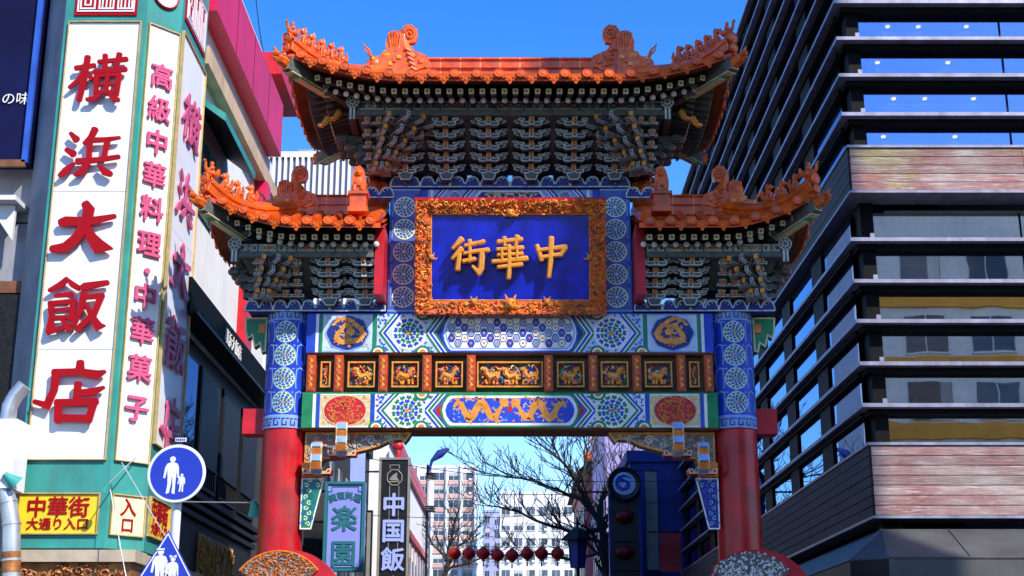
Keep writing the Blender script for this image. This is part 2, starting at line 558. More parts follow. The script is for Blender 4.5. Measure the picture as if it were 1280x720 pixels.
def medallion(mb, mp, cu, cv, r, base=W_, c1=G_, c2=B_, core=O_, edge=B_, n=20, sx=1.0):
    ring(mb, mp, cu, cv, 0, r * .5, .005, base, n, sx)
    ring(mb, mp, cu, cv, r * .5, r, .005, base, n, sx)
    ring(mb, mp, cu, cv, r * .93, r * 1.0, .009, edge, n, sx)
    for k, (rr, nn, s, c) in enumerate(((.79, 13, .27, c1), (.56, 10, .27, c2), (.36, 7, .24, c1), (.21, 5, .18, c2))):
        for j in range(nn):
            t = 2 * math.pi * (j + (k % 2) * .5) / nn
            ct, st = math.cos(t), math.sin(t)
            q = []
            for (a, b) in ((-.55, -.3), (0, -.48), (.55, -.3), (.42, .36), (0, .16), (-.42, .36)):
                rad, tan_ = rr * r + b * s * r, a * s * r
                q.append((cu + (rad * ct - tan_ * st) * sx, cv + rad * st + tan_ * ct))
            paint(mb, mp, q, .009, c)
    ring(mb, mp, cu, cv, 0, r * .12, .012, core, 8, sx)
def chevron(mb, mp, x, w, d, z0, z1, h, m, s):
    """a bent stripe whose point looks away from the beam centre; s = side"""
    zm = (z0 + z1) / 2
    paint(mb, mp, [(s * x, z0), (s * (x - w), z0), (s * (x + d - w), zm), (s * (x + d), zm)], h, m)
    paint(mb, mp, [(s * (x + d), zm), (s * (x + d - w), zm), (s * (x - w), z1), (s * x, z1)], h, m)
def squiggle(mb, mp, pts, w, h, m):
    """painted line through pts, width w (or list)"""
    n = len(pts)
    ws = w if isinstance(w, (list, tuple)) else [w] * n
    L = []
    for i in range(n):
        d = Vector(pts[min(i + 1, n - 1)]) - Vector(pts[max(i - 1, 0)])
        d.normalize()
        nn = Vector((-d.y, d.x)) * ws[i] / 2
        L.append((Vector(pts[i]) + nn, Vector(pts[i]) - nn))
    for i in range(n - 1):
        paint(mb, mp, [tuple(L[i][1]), tuple(L[i + 1][1]), tuple(L[i + 1][0]), tuple(L[i][0])], h, m)
def dragon(mb, mp, cu, cv, w, hgt, h, m, seed=1, s=1):
    """gold painted dragon: one winding body with fins, claws, a horned head and flames"""
    r = random.Random(seed)
    pts, ws = [], []
    N = 26
    for i in range(N):
        t = i / (N - 1)
        pts.append((cu + s * (t - .5) * w * .86, cv + math.sin(t * math.pi * 4.3 + .4) * hgt * .26))
        ws.append(hgt * (.08 + .14 * math.sin(math.pi * min(1, t * 1.05)) ** .7))
    squiggle(mb, mp, pts, ws, h, m)
    for i in range(2, N - 1, 2):
        d = Vector(pts[i + 1]) - Vector(pts[i - 1])
        d.normalize()
        nn = Vector((-d.y, d.x)) * (1 if i % 4 else -1)
        b = Vector(pts[i]) + nn * ws[i] * .45
        tip = b + nn * hgt * r.uniform(.10, .17) + d * hgt * .06
        paint(mb, mp, [tuple(b - d * hgt * .05), tuple(b + d * hgt * .06), tuple(tip)], h + .001, m)
    e = Vector(pts[-1])
    for a in (-40, 0, 45, 90, 150):
        q = e + Vector((s * math.cos(R(a)), math.sin(R(a)))) * hgt * .2
        paint(mb, mp, [tuple(e + Vector((0, hgt * .1))), tuple(e - Vector((0, hgt * .1))), tuple(q)], h + .002, m)
    ring(mb, mp, e.x, e.y, 0, hgt * .15, h + .003, m, 8)
    for k in range(8):
        u, v = cu + r.uniform(-.5, .5) * w * .8, cv + r.choice((-1, 1)) * hgt * r.uniform(.26, .4)
        squiggle(mb, mp, [(u - .05, v), (u, v + .03), (u + .05, v - .01), (u + .1, v + .02)], [.01, .035, .035, .01], h, m)

# ---------------------------------------------------------------- pillars
for s in (-1, 1):
    px = s * 4.43
    pl = MB().lathe([(.42, .35), (.43, 2.5), (.425, 4.5), (.415, 6.44)], 36).build('pillar', m_pill, gate, True, (px, 0, 0))
    MB().lathe([(.68, 0.13), (.7, .2), (.66, .26), (.5, .31), (.52, .40), (.46, .46), (.40, .47)], 28).build('stone_base', m_stone, pl, True)
    sl = MB().lathe([(.40, 6.441), (.435, 6.46), (.435, 6.70), (.42, 6.715), (.42, 8.62), (.435, 8.64), (.435, 8.80), (.40, 8.81)], 36, [5, 6, 6, 1, 6, 6, 5]).build('painted_sleeve', PM, pl, True)
    mb = MB()
    mp = cyl(0, .42)
    mpb = cyl(0, .435)
    for k in range(4):
        zc = 6.96 + k * .472
        for u in (-.66, 0, .66):
            mr_ = MB()
            medallion(mr_, mp, u, zc, .228, base=W_ if u == 0 else L_, c1=G_, c2=B_, core=O_, edge=L_, n=16)
            mr_.build('rosette', PM, pl)
            for uu in (-1, 1):
                squiggle(mb, mp, [(u + uu * .25, zc - .19), (u + uu * .235, zc - .06), (u + uu * .24, zc + .06), (u + uu * .25, zc + .19), (u + uu * .33, zc + .236)], .022, .006, L_)
            squiggle(mb, mp, [(u - .33, zc + .236), (u - .2, zc + .2), (u, zc + .236), (u + .2, zc + .2)], .02, .006, L_)
    for z0 in (6.50, 8.66):       # key-fret bands
        zt = .15
        for j in range(-7, 8):
            u = j * .165
            rect(mb, mpb, u, u + .14, z0 + zt - .025, z0 + zt, .005, N_)
            rect(mb, mpb, u, u + .022, z0, z0 + zt - .026, .005, N_)
            rect(mb, mpb, u + .023, u + .10, z0, z0 + .024, .005, N_)
            rect(mb, mpb, u + .078, u + .10, z0 + .025, z0 + .09, .005, N_)
    stuff(mb.build('painted_bands', PM, pl))

# ---------------------------------------------------------------- beams
def beam(name, z0, z1, xw, y0, y1, body):
    c = .035
    prof = [(y0, z0 + c), (y0 + c, z0), (y1 - c, z0), (y1, z0 + c), (y1, z1 - c), (y1 - c, z1), (y0 + c, z1), (y0, z1 - c)]
    n = len(prof)
    vs = [(-xw, p[0], p[1]) for p in prof] + [(xw, p[0], p[1]) for p in prof]
    fs = [(i, (i + 1) % n, n + (i + 1) % n, n + i) for i in range(n)] + [tuple(range(n))[::-1], tuple(range(n, 2 * n))]
    ms = [1 if 0 <= i <= 2 else 0 for i in range(n)] + [0, 0]
    return MB().add(vs, fs, ms).build(name, [body, m_brn], gate)

def beam_paint(bm, z0, z1, y0, upper):
    mp = flat(y0)
    za, zb = z0 + .04, z1 - .04
    H = zb - za
    zm = (za + zb) / 2
    A, B2 = (G_, B_) if upper else (B_, G_)
    for s in (-1, 1):
        mb = MB()
        rect(mb, mp, s * 3.84, s * 3.78, za, zb, .004, W_)
        rect(mb, mp, s * 3.76, s * 3.70, za, zb, .004, A)
        rect(mb, mp, s * 3.70, s * 2.72, za, zb, .004, Q_ if upper else C_)
        rect(mb, mp, s * 2.71, s * 2.63, za, zb, .004, A)
        rect(mb, mp, s * 2.63, s * .0, za, zb, .003, Q_ if upper else W_)  # pale blue puts the upper beam's bluish shade into its white field
        for z in (za, zb - .03):
            rect(mb, mp, s * 3.68, s * 2.74, z, z + .03, .008, L_ if upper else W_)
        # speckle of fine gilded scrolls round the medallion
        r = random.Random(5 + s)
        for k in range(110):
            u, v = r.uniform(2.78, 3.64), r.uniform(za + .05, zb - .05)
            if ((u - 3.21) / .46) ** 2 + ((v - zm) / (H * .48)) ** 2 < 1:
                continue
            a = r.uniform(0, 6.3)
            squiggle(mb, mp, [(s * u, v), (s * (u + .03 * math.cos(a)), v + .03 * math.sin(a)), (s * (u + .03 * math.cos(a) + .02), v + .03 * math.sin(a) + .03)], .014, .009, C_ if upper else D_)
        mb.build('end_panel', PM, bm)
        mb = MB()
        if upper:
            ring(mb, mp, s * 3.21, zm, 0, .385, .010, N_, 32, 1.12, .95, .035, 8)
            ring(mb, mp, s * 3.21, zm, .36, .385, .013, L_, 32, 1.12, .95, .035, 8)
            pts = []
            for i in range(44):
                t = i / 43
                a = 0.6 + t * 9.2
                rr = .29 - .20 * t + .035 * math.sin(t * 26)
                pts.append((s * 3.21 + s * rr * 1.15 * math.cos(a), zm + rr * math.sin(a)))
            squiggle(mb, mp, pts, [.03 + .075 * math.sin(math.pi * min(1, i / 36)) ** .6 for i in range(44)], .015, D_)
            rr_ = random.Random(2)
            for i in range(2, 42, 2):
                d = Vector(pts[i + 1]) - Vector(pts[i - 1])
                d.normalize()
                g = Vector((-d.y, d.x)) * (1 if i % 4 else -1)
                b0 = Vector(pts[i]) + g * .02
                e = b0 + g * rr_.uniform(.05, .10) + d * .03
                paint(mb, mp, [tuple(b0 - d * .025), tuple(b0 + d * .025), tuple(e)], .0165, D_)
            for (u, v) in ((-.2, .14), (.17, -.2), (.22, .16), (-.14, -.22), (0, .27)):
                squiggle(mb, mp, [(s * (3.21 + u), zm + v), (s * (3.21 + u + .05), zm + v + .04), (s * (3.21 + u + .10), zm + v)], [.01, .05, .01], .018, D_)
            ring(mb, mp, s * 3.15, zm + .02, 0, .07, .021, D_, 9, 1.3)
            for i in range(34):
                a_, q_, b_ = rr_.uniform(0, 6.28), rr_.uniform(.05, .31), rr_.uniform(0, 6.28)
                u, v = 3.21 + q_ * 1.12 * math.cos(a_), zm + q_ * .95 * math.sin(a_)
                squiggle(mb, mp, [(s * u + .03 * math.cos(b_ + t), v + .03 * math.sin(b_ + t)) for t in (0, .9, 1.8, 2.7)], [.008, .026, .026, .01], .0235, D_ if i % 4 else C_)
            mb.build('dragon_medallion', PM, bm)
        else:
            ring(mb, mp, s * 3.21, zm, 0, .345, .010, R_, 28, 1.15, .98, .09, 2)
            ring(mb, mp, s * 3.21, zm, .325, .345, .013, C_, 28, 1.15, .98, .09, 2)
            r = random.Random(3)
            for k in range(90):
                a, q = r.uniform(0, 6.28), math.sqrt(r.random()) * .30
                u, v = s * 3.21 + q * 1.15 * math.cos(a), zm + q * .92 * math.sin(a)
                b = r.uniform(0, 6.28)
                squiggle(mb, mp, [(u + .035 * math.cos(b + t), v + .035 * math.sin(b + t)) for t in (0, .9, 1.8, 2.7)], [.008, .022, .022, .01], .016, O_)
            mb.build('lotus_medallion', PM, bm)
        # chevron field with a rosette
        mb = MB()
        d = .30
        x = 2.30
        for w, c in ((.055, A), (.03, W_), (.06, B2), (.03, W_)):
            chevron(mb, mp, x, w, d, za, zb, .008, c, s)
            x -= w
        x = 1.42
        for w, c in ((.055, A), (.03, W_), (.06, B2), (.03, W_), (.05, A)):
            chevron(mb, mp, x, w, .27, za, zb, .008, c, s)
            x -= w
        paint(mb, mp, [(s * 1.20, za), (s * .9, za), (s * .9, zb), (s * 1.20, zb), (s * 1.46, zm)], .006, N_ if upper else R_)
        for cu, cv, rr in ((2.0, zm, .345),):
            medallion(mb, mp, s * cu, cv, rr, base=W_, c1=B_ if upper else G_, c2=G_ if upper else B_, core=O_, edge=W_)
        # curls outside the rosette, half rosettes at the rims
        r = random.Random(11)
        nu, nv = 19, 11
        for iu in range(nu):
            for iv in range(nv):
                v = za + .035 + (H - .07) * iv / (nv - 1)
                u = 1.46 + iu * .064 + (.032 if iv % 2 else 0)
                f = 1 - abs(v - zm) / (H / 2)
                inner = 1.47 + .27 * f < u < 2.10 + d * f - .02 and math.hypot(u - 2.0, v - zm) > .36
                outer = 2.34 + d * f < u < 2.61
                if not (inner or outer):
                    continue
                b = r.uniform(0, 6.28)
                k = iu + iv
                squiggle(mb, mp, [(s * u + .026 * math.cos(b + t), v + .026 * math.sin(b + t)) for t in (0, 1.1, 2.2, 3.3)], [.014, .028, .028, .014], .012 + (k % 5) * .0004, (B_ if k % 2 else G_) if inner else B_)
        for cu, cv in ((1.72, za), (2.6, za), (1.72, zb)):
            sg = 1 if cv == za else -1
            for rr, c in ((.15, G_), (.10, W_), (.065, O_)):
                paint(mb, mp, [(s * cu + rr * math.cos(R(t)), cv + sg * rr * .9 * math.sin(R(t))) for t in range(0, 181, 20)], .013 + (.15 - rr) * .03, c)
        mb.build('chevron_field', PM, bm)
    # centre cartouche
    mb = MB()
    def lobed(hw, hh):
        q = [(hw - .16, -hh), (hw - .10, -hh * .86), (hw - .03, -hh * .45), (hw, 0), (hw - .03, hh * .45), (hw - .10, hh * .86), (hw - .16, hh)]
        return q + [(-x, z) for x, z in q[::-1]]
    for k, (e, c) in enumerate(((.0, B_ if upper else G_), (.035, W_), (.06, L_ if upper else W_), (.085, W_ if upper else B_))):
        paint(mb, mp, [(x, zm + z) for x, z in lobed(1.36 - e * 1.2, H / 2 - e)], .010 + k * .002, c)
    if upper:
        hh = H / 2 - .10
        for i in range(-9, 10):
            for j in (-1, 0, 1):
                u, v = i * .128, zm + j * .21 + (.105 if i % 2 else 0)
                if abs(v - zm) > hh - .07 or abs(u) > 1.17:
                    continue
                ring(mb, mp, u, v, .0, .082, .018, (L_, W_, B_)[(i + j) % 3], 6, .9, 1.1)
                ring(mb, mp, u, v, .070, .088, .020, N_, 6, .9, 1.1)
                ring(mb, mp, u, v, 0, .028, .021, O_, 5)
    else:
        dragon(mb, mp, -.60, zm, 1.14, .62, .018, D_, 2, 1)
        dragon(mb, mp, .60, zm, 1.14, .62, .018, D_, 2, -1)
        rc = random.Random(6)
        for i in range(120):
            u, v, b = rc.uniform(-1.14, 1.14), zm + rc.uniform(-.24, .24), rc.uniform(0, 6.28)
            squiggle(mb, mp, [(u + .03 * math.cos(b + t), v + .03 * math.sin(b + t)) for t in (0, .9, 1.8, 2.7)], [.006, .02, .02, .008], .0165, (L_, C_, D_)[i % 3])
        ring(mb, mp, 0, zm + .03, 0, .06, .021, R_, 8)
    mb.build('cartouche', PM, bm)

bu = beam('upper_beam', 7.92, 8.78, 4.02, -.40, .40, m_blue)
beam_paint(bu, 7.92, 8.78, -.40, True)
bl = beam('lower_beam', 6.42, 7.16, 4.05, -.42, .42, m_gre)
beam_paint(bl, 6.42, 7.16, -.42, False)

# ---------------------------------------------------------------- carved frieze between the beams
fr = MB().box(-4.03, 4.03, -.16, .16, 7.165, 7.915).build('frieze_board', m_oli, gate)
post_mb = MB()
post_mb.box(-.085, .085, -.40, -.162, 7.175, 7.905, 1)
post_mb.box(-.06, .06, -.415, -.402, 7.20, 7.88, 1)
for k, z in enumerate((7.30, 7.42, 7.54, 7.66, 7.78)):
    post_mb.ball((0, -.416, z), (.035, .02, .05), 6, 2 if k == 2 else 0)
    post_mb.tube([(-.04, -.418, z - .06), (.04, -.418, z), (-.04, -.418, z + .06)], .012, 5, 0)
post_me = post_mb.mesh('frieze_post', [m_gol, m_post, m_pink])
for s in (-1, 1):
    for x in (3.90, 3.36, 2.49, 1.63, .76):
        ob('frieze_post', post_me, gate, (s * x, 0, 0))
def carved_panel(x, w, seed, wide=False):
    r = random.Random(seed)
    z0, z1 = 7.28, 7.80
    t = .03
    fm = MB()
    fm.prism([(-w / 2, z0), (w / 2, z0), (w / 2 - t, z0 + t), (-w / 2 + t, z0 + t)], -.30, -.165)
    fm.prism([(-w / 2, z1), (w / 2, z1), (w / 2 - t, z1 - t), (-w / 2 + t, z1 - t)], -.30, -.165)
    for s in (-1, 1):
        fm.prism([(s * w / 2, z0), (s * w / 2, z1), (s * (w / 2 - t), z1 - t), (s * (w / 2 - t), z0 + t)], -.30, -.165)
    f = fm.build('carved_panel', m_gol, gate, False, (x, 0, 0))
    MB().box(-w / 2 + t, w / 2 - t, -.175, -.163, z0 + t, z1 - t).build('panel_ground', m_blk, f)
    c = MB()
    iw, zc = w - .1, (z0 + z1) / 2
    # background scrolls
    for k in range(int(26 * max(.4, w / .53))):
        u, v, b = r.uniform(-iw / 2, iw / 2), r.uniform(z0 + .06, z1 - .06), r.uniform(0, 6.28)
        q = r.uniform(.03, .06)
        pts = [(u + q * (1 - i * .12) * math.cos(b + i * .8), -.20 - .01 * i, v + q * (1 - i * .12) * math.sin(b + i * .8)) for i in range(6)]
        pts = [(max(-iw / 2, min(iw / 2, p[0])), p[1], max(z0 + .05, min(z1 - .05, p[2]))) for p in pts]
        c.tube(pts, .012, 5, r.choice((1, 2, 2, 3, 3, 4, 6)))
    # figures
    if w > .4:
        for k in range(3 if wide else 1):
            ox = (k - 1) * .38 if wide else 0
            fl = r.choice((-1, 1))
            bent = [(ox + fl * .17, -.225, zc - .10), (ox + fl * .10, -.235, zc + .0), (ox - fl * .02, -.245, zc - .05), (ox - fl * .09, -.25, zc + .03), (ox - fl * .10, -.26, zc + .11)]
            c.tube(bent, [.05, .085, .075, .055, .06], 8, 0)
            c.ball((ox - fl * .13, -.265, zc + .11), (.065, .05, .05), 7, 0)
            for j in range(26):
                a, q, b2 = r.uniform(0, 6.28), r.uniform(.02, .20), r.uniform(0, 6.28)
                u, v, qq = ox + q * 1.1 * math.cos(a), zc + q * .9 * math.sin(a), r.uniform(.02, .045)
                c.tube([(u + qq * math.cos(b2 + i * .9), -.262 - .012 * i, v + qq * math.sin(b2 + i * .9)) for i in range(4)], [.008, .017, .017, .008], 5, r.choice((0, 0, 5, 5, 2, 3, 4, 6)))
            for q in (-.1, -.03, .06, .12):
                c.tube([(ox + q, -.24, zc - .1), (ox + q + r.uniform(-.03, .03), -.25, zc - .19)], [.035, .022], 6, 0)
            pts = [(ox + fl * (.12 + .05 * math.sin(i * .7)), -.24, zc - .03 + i * .04) for i in range(6)]
            c.tube(pts, [.035, .035, .03, .028, .02, .008], 6, r.choice((0, 3, 2)))
            for j in range(6):
                a = j * 1.05
                c.ball((ox - fl * .11 + .075 * math.cos(a), -.245, zc + .07 + .075 * math.sin(a)), .024, 5, r.choice((0, 0, 2, 4)))
    else:
        c.tube([(.03 * math.sin(i * 1.1), -.22, z0 + .08 + i * .045) for i in range(9)], .024, 6, 0)
        for j in range(7):
            c.ball((r.uniform(-.04, .04), -.24, z0 + .08 + j * .06), .024, 5, r.choice((0, 2, 3)))
    stuff(c.build('carving', [m_gol, m_gry, m_pink, m_grn2, m_blue, m_cre, m_red], f, True))
for s in (-1, 1):
    carved_panel(s * 3.63, .20, 21)
    carved_panel(s * 2.925, .54, 22 + s)
    carved_panel(s * 2.06, .54, 27 + s)
    carved_panel(s * 1.195, .54, 32 + s)
carved_panel(0, 1.30, 41, True)

# ---------------------------------------------------------------- centre bay over the beams
for s in (-1, 1):
    x0, x1 = s * 1.83, s * 2.44
    c = MB().box(min(x0, x1), max(x0, x1), -.36, .30, 8.785, 11.40).build('painted_column', m_colb, gate)
    mb = MB()
    mp = flat(-.36)
    xc = (x0 + x1) / 2
    for k in range(5):
        zc = 9.10 + k * .475
        mr_ = MB()
        medallion(mr_, mp, xc, zc, .222, base=W_, c1=G_, c2=B_, core=W_, edge=W_)
        mr_.build('rosette', PM, c)
        for uu in (-1, 1):
            squiggle(mb, mp, [(xc + uu * .25, zc - .20), (xc + uu * .236, zc), (xc + uu * .25, zc + .20), (xc + uu * .29, zc + .237)], .018, .005, L_)
            paint(mb, mp, [(xc + uu * .29, zc + .16), (xc + uu * .2, zc + .237), (xc + uu * .29, zc + .31)], .006, B_)
    for z in (8.80, 11.355):
        rect(mb, mp, x0, x1, z, z + .035, .006, L_)
    stuff(mb.build('painted_bands', PM, c))
tb = MB().box(-1.828, 1.828, -.34, .26, 11.06, 11.40).build('tie_beam', m_navy, gate)
mb = MB()
mp = flat(-.34)
rect(mb, mp, -1.8, 1.8, 11.08, 11.38, .003, L_)
for s in (-1, 1):
    rect(mb, mp, s * 1.8, s * 1.68, 11.08, 11.38, .006, B_)
    rect(mb, mp, s * 1.62, s * 1.57, 11.08, 11.38, .006, W_)
    for x0 in (1.42, .86):
        x = x0
        for w, c in ((.05, N_), (.03, W_), (.05, B_), (.03, W_)):
            chevron(mb, mp, x, w, .13, 11.08, 11.38, .007, c, s)
            x -= w
    medallion(mb, mp, s * 1.12, 11.23, .13, base=W_, c1=B_, c2=N_, core=L_, edge=W_)
paint(mb, mp, [(-.62, 11.10), (.62, 11.10), (.72, 11.23), (.62, 11.36), (-.62, 11.36), (-.72, 11.23)], .009, W_)
paint(mb, mp, [(-.58, 11.13), (.58, 11.13), (.66, 11.23), (.58, 11.33), (-.58, 11.33), (-.66, 11.23)], .012, N_)
dragon(mb, mp, -.28, 11.23, .56, .22, .015, C_, 4, 1)
dragon(mb, mp, .28, 11.23, .56, .22, .015, C_, 4, -1)
mb.build('painted_pattern', PM, tb)

# cloud-edged border plates under the bracket tiers
def cloud_me(w, h):
    q = [(-w / 2, -h / 2), (w / 2, -h / 2), (w / 2, -h * .05)]
    q += [(w * .25 + w * .215 * math.cos(R(t)), h * .02 + h * .48 * math.sin(R(t))) for t in range(0, 181, 20)]
    q += [(0, -h * .12)]
    q += [(-w * .25 + w * .215 * math.cos(R(t)), h * .02 + h * .48 * math.sin(R(t))) for t in range(0, 181, 20)]
    q += [(-w / 2, -h * .05)]
    mb = MB().oprism(q, 0, .05, .026, 0, 1)
    mb.tube([(w * .2 + .05 * math.cos(t), -.008, h * .18 + .04 * math.sin(t)) for t in [i * .9 for i in range(6)]], .010, 4, 1)
    mb.tube([(-w * .2 - .05 * math.cos(t), -.008, h * .18 + .04 * math.sin(t)) for t in [i * .9 for i in range(6)]], .010, 4, 1)
    mb.prism([(-.06, -h * .44), (.06, -h * .44), (0, -h * .16)], -.006, .0, 2)
    return mb.mesh('cloud_border', [m_navy, m_out, m_blue])
cl = cloud_me(.61, .24)
for i in range(-4, 4):
    ob('cloud_border', cl, gate, ((i + .5) * .612, -.42, 11.53))
ob('cloud_border', cl, gate, (-2.66, -.42, 11.30))
ob('cloud_border', cl, gate, (2.66, -.42, 11.30))
for s in (-1, 1):
    for i in range(5):
        ob('cloud_border', cl, gate, (s * (2.74 + i * .56), -.47, 8.90)).scale = (.915, 1, 1)
MB().box(-2.44, 2.44, -.38, .32, 11.402, 11.55).build('wall_plate', m_navy, gate)
for s in (-1, 1):
    a, b = sorted((s * 2.46, s * 5.20))
    MB().box(a, b, -.43, .43, 8.782, 8.93).build('wall_plate', m_navy, gate)
    a, b = sorted((s * 2.46, s * 2.64))
    MB().box(a, b, -1.15, .9, 8.935, 10.35).build('gable_board', m_red, gate)
    # carved wing plate outside the pillar
    q = [(4.86, 8.75), (5.32, 8.75), (5.30, 8.45), (5.24, 8.30), (5.16, 8.36), (5.10, 8.12), (5.0, 8.20), (4.95, 8.02), (4.86, 8.05)]
    w = MB().oprism([(s * x, z) for x, z in q], -.10, .10, .035, 0, 1).build('wing_bracket', [m_gre, m_cre], gate)
    a, b = sorted((s * 4.90, s * 5.02))
    MB().box(a, b, -.13, -.101, 8.42, 8.60).build('gilded_boss', m_ora, w)
    # red timber end beyond the pillar
    a, b = sorted((s * 4.80, s * 5.28))
    MB().box(a, b, .05, .50, 6.42, 6.92).build('timber_end', m_red, gate)

# ---------------------------------------------------------------- corner brackets under the lower beam
for s in (-1, 1):
    q = [(4.0, 6.41), (1.92, 6.41), (1.98, 6.30), (2.06, 6.20), (2.12, 6.27), (2.35, 6.24), (2.55, 6.14), (2.75, 6.08), (3.0, 6.02), (3.25, 5.92), (3.62, 5.88), (3.66, 5.80), (4.0, 5.80)]
    k = MB().oprism([(s * x, z) for x, z in q], -.16, .16, .04, 0, 1).build('corner_bracket', [m_gry, m_gol], gate)
    mb = MB()
    r = random.Random(8)
    def top_(x):
        return 6.38
    def bot_(x):
        return 5.84 if x > 3.6 else 6.22 - (x - 2.1) * .20
    for i in range(70):
        x = r.uniform(2.12, 3.96)
        z = r.uniform(bot_(x) + .06, 6.34) if bot_(x) + .06 < 6.34 else 6.3
        b, rr = r.uniform(0, 6.28), r.uniform(.03, .06)
        mb.tube([(s * (x + rr * (1 - j * .13) * math.cos(b + j * .85)), -.165 - .004 * j, z + rr * (1 - j * .13) * math.sin(b + j * .85)) for j in range(6)], .011, 5, r.choice((0, 0, 1, 2)))
    mb.tube([(s * (2.72 + .10 * (1 - j * .06) * math.cos(j * .7)), -.19, 6.25 + .10 * (1 - j * .06) * math.sin(j * .7)) for j in range(14)], .018, 5, 0)
    stuff(mb.build('carved_scrolls', [m_out, m_pink, m_cre], k))
    a, b = sorted((s * 3.68, s * 4.02))
    MB().box(a, b, -.30, .10, 5.52, 5.795).build('bracket_block', m_ora, gate)
    # two curled arms standing out in front, on cream cup plates
    for (x, zb, zt, y) in ((3.23, 5.95, 6.52, -.62), (3.70, 5.60, 6.12, -.68)):
        arm = MB()
        path = [(-.24, zb - .02), (-.44, zb - .02), (-.60, zb + .04), (-.66, zb + .16), (-.62, zb + .30), (-.66, zb + .42), (-.60, zt - .02), (-.54, zt)]
        for i in range(len(path) - 1):
            (ya, za), (yb, zb2) = path[i], path[i + 1]
            h = .045
            d = Vector((yb - ya, zb2 - za))
            d.normalize()
            nn = Vector((-d.y, d.x)) * h
            vs = []
            for xx in (-.085, .085):
                for (yy, zz) in ((ya, za), (yb, zb2)):
                    vs += [(xx, yy + nn.x, zz + nn.y), (xx, yy - nn.x, zz - nn.y)]
            arm.add(vs, [(0, 1, 3, 2), (4, 6, 7, 5), (0, 2, 6, 4), (1, 5, 7, 3), (0, 4, 5, 1), (2, 3, 7, 6)], 0 if i % 2 else 1)
        for xx in (-.095, .095):
            arm.tube([(xx, p[0] - .03, p[1]) for p in path], .018, 5, 2)
        arm.build('curled_arm', [m_lblu, m_ora, m_cre], gate, False, (s * x, 0, 0))
        q = [(-.26, zb - .05), (.26, zb - .05), (.28, zb + .05), (.20, zb + .05), (.17, zb), (-.17, zb), (-.20, zb + .05), (-.28, zb + .05)]
        MB().oprism(q, -.50, -.17, .022, 0, 1).build('cup_plate', [m_red, m_cre], gate, False, (s * x, 0, 0))
    # wave-painted hanging board beside the pillar
    q = [(4.02, 5.50), (3.58, 5.50), (3.80, 4.52), (4.02, 4.52)]
    wbd = MB().oprism([(s * x, z) for x, z in q], -.26, -.18, .025, 0, 1).build('wave_board', [m_navy if s > 0 else m_gre, m_whi], gate)
    mb = MB()
    mp = flat(-.26)
    for i in range(9):
        for j in range(4):
            z = 4.62 + i * .105
            x = 3.97 - j * .11 - (i % 2) * .05
            if x < 3.80 - (z - 4.52) * .224 + .05:
                continue
            pts = [(s * (x + .05 * (1 - t * .11) * math.cos(t * .9 + i)), z + .05 * (1 - t * .11) * math.sin(t * .9 + i)) for t in range(8)]
            squiggle(mb, mp, pts, .017, .005, (W_ if (i + j) % 2 else B_) if s < 0 else (L_ if (i + j) % 2 else B_))
    stuff(mb.build('painted_waves', PM, wbd))
    # fan-shaped carved panel in a red box in front of the pillar
    fx = -4.26 if s < 0 else 4.45
    pts = arc(0, 3.12, .93, 38, 142, 18)
    inner = arc(0, 3.12, .40, 38, 142, 18)
    bx = MB().prism([(x * 1.05, z + .02) for x, z in arc(.16, 3.10, .95, 20, 150, 20)] + [(-.80, 3.0), (.95, 3.0)], -.95, -.45).build('fan_box', m_red, gate, False, (fx, 0, 0))
    fan = MB().prism(pts + inner[::-1], -1.0, -.951).build('fan_panel', m_brn if s < 0 else m_blk, bx)
    cv = MB()
    r = random.Random(13)
    for i in range(330):
        a, q = R(r.uniform(40, 140)), r.uniform(.44, .90)
        x, z, b, rr = q * math.cos(a), 3.12 + q * math.sin(a), r.uniform(0, 6.28), r.uniform(.015, .03)
        cv.tube([(x + rr * math.cos(b + j), -1.004 - .006 * j, z + rr * math.sin(b + j)) for j in range(4)], [.006, .012, .012, .006], 4, r.choice((0, 0, 1, 1)) if s < 0 else r.choice((2, 2, 1)))
    cv.tube([(p[0] * .99, -1.0, 3.12 + (p[1] - 3.12) * .99) for p in pts], .018, 6, 0 if s < 0 else 3)
    stuff(cv.build('fan_carving', [m_car, m_stone, m_whi, m_red], bx))
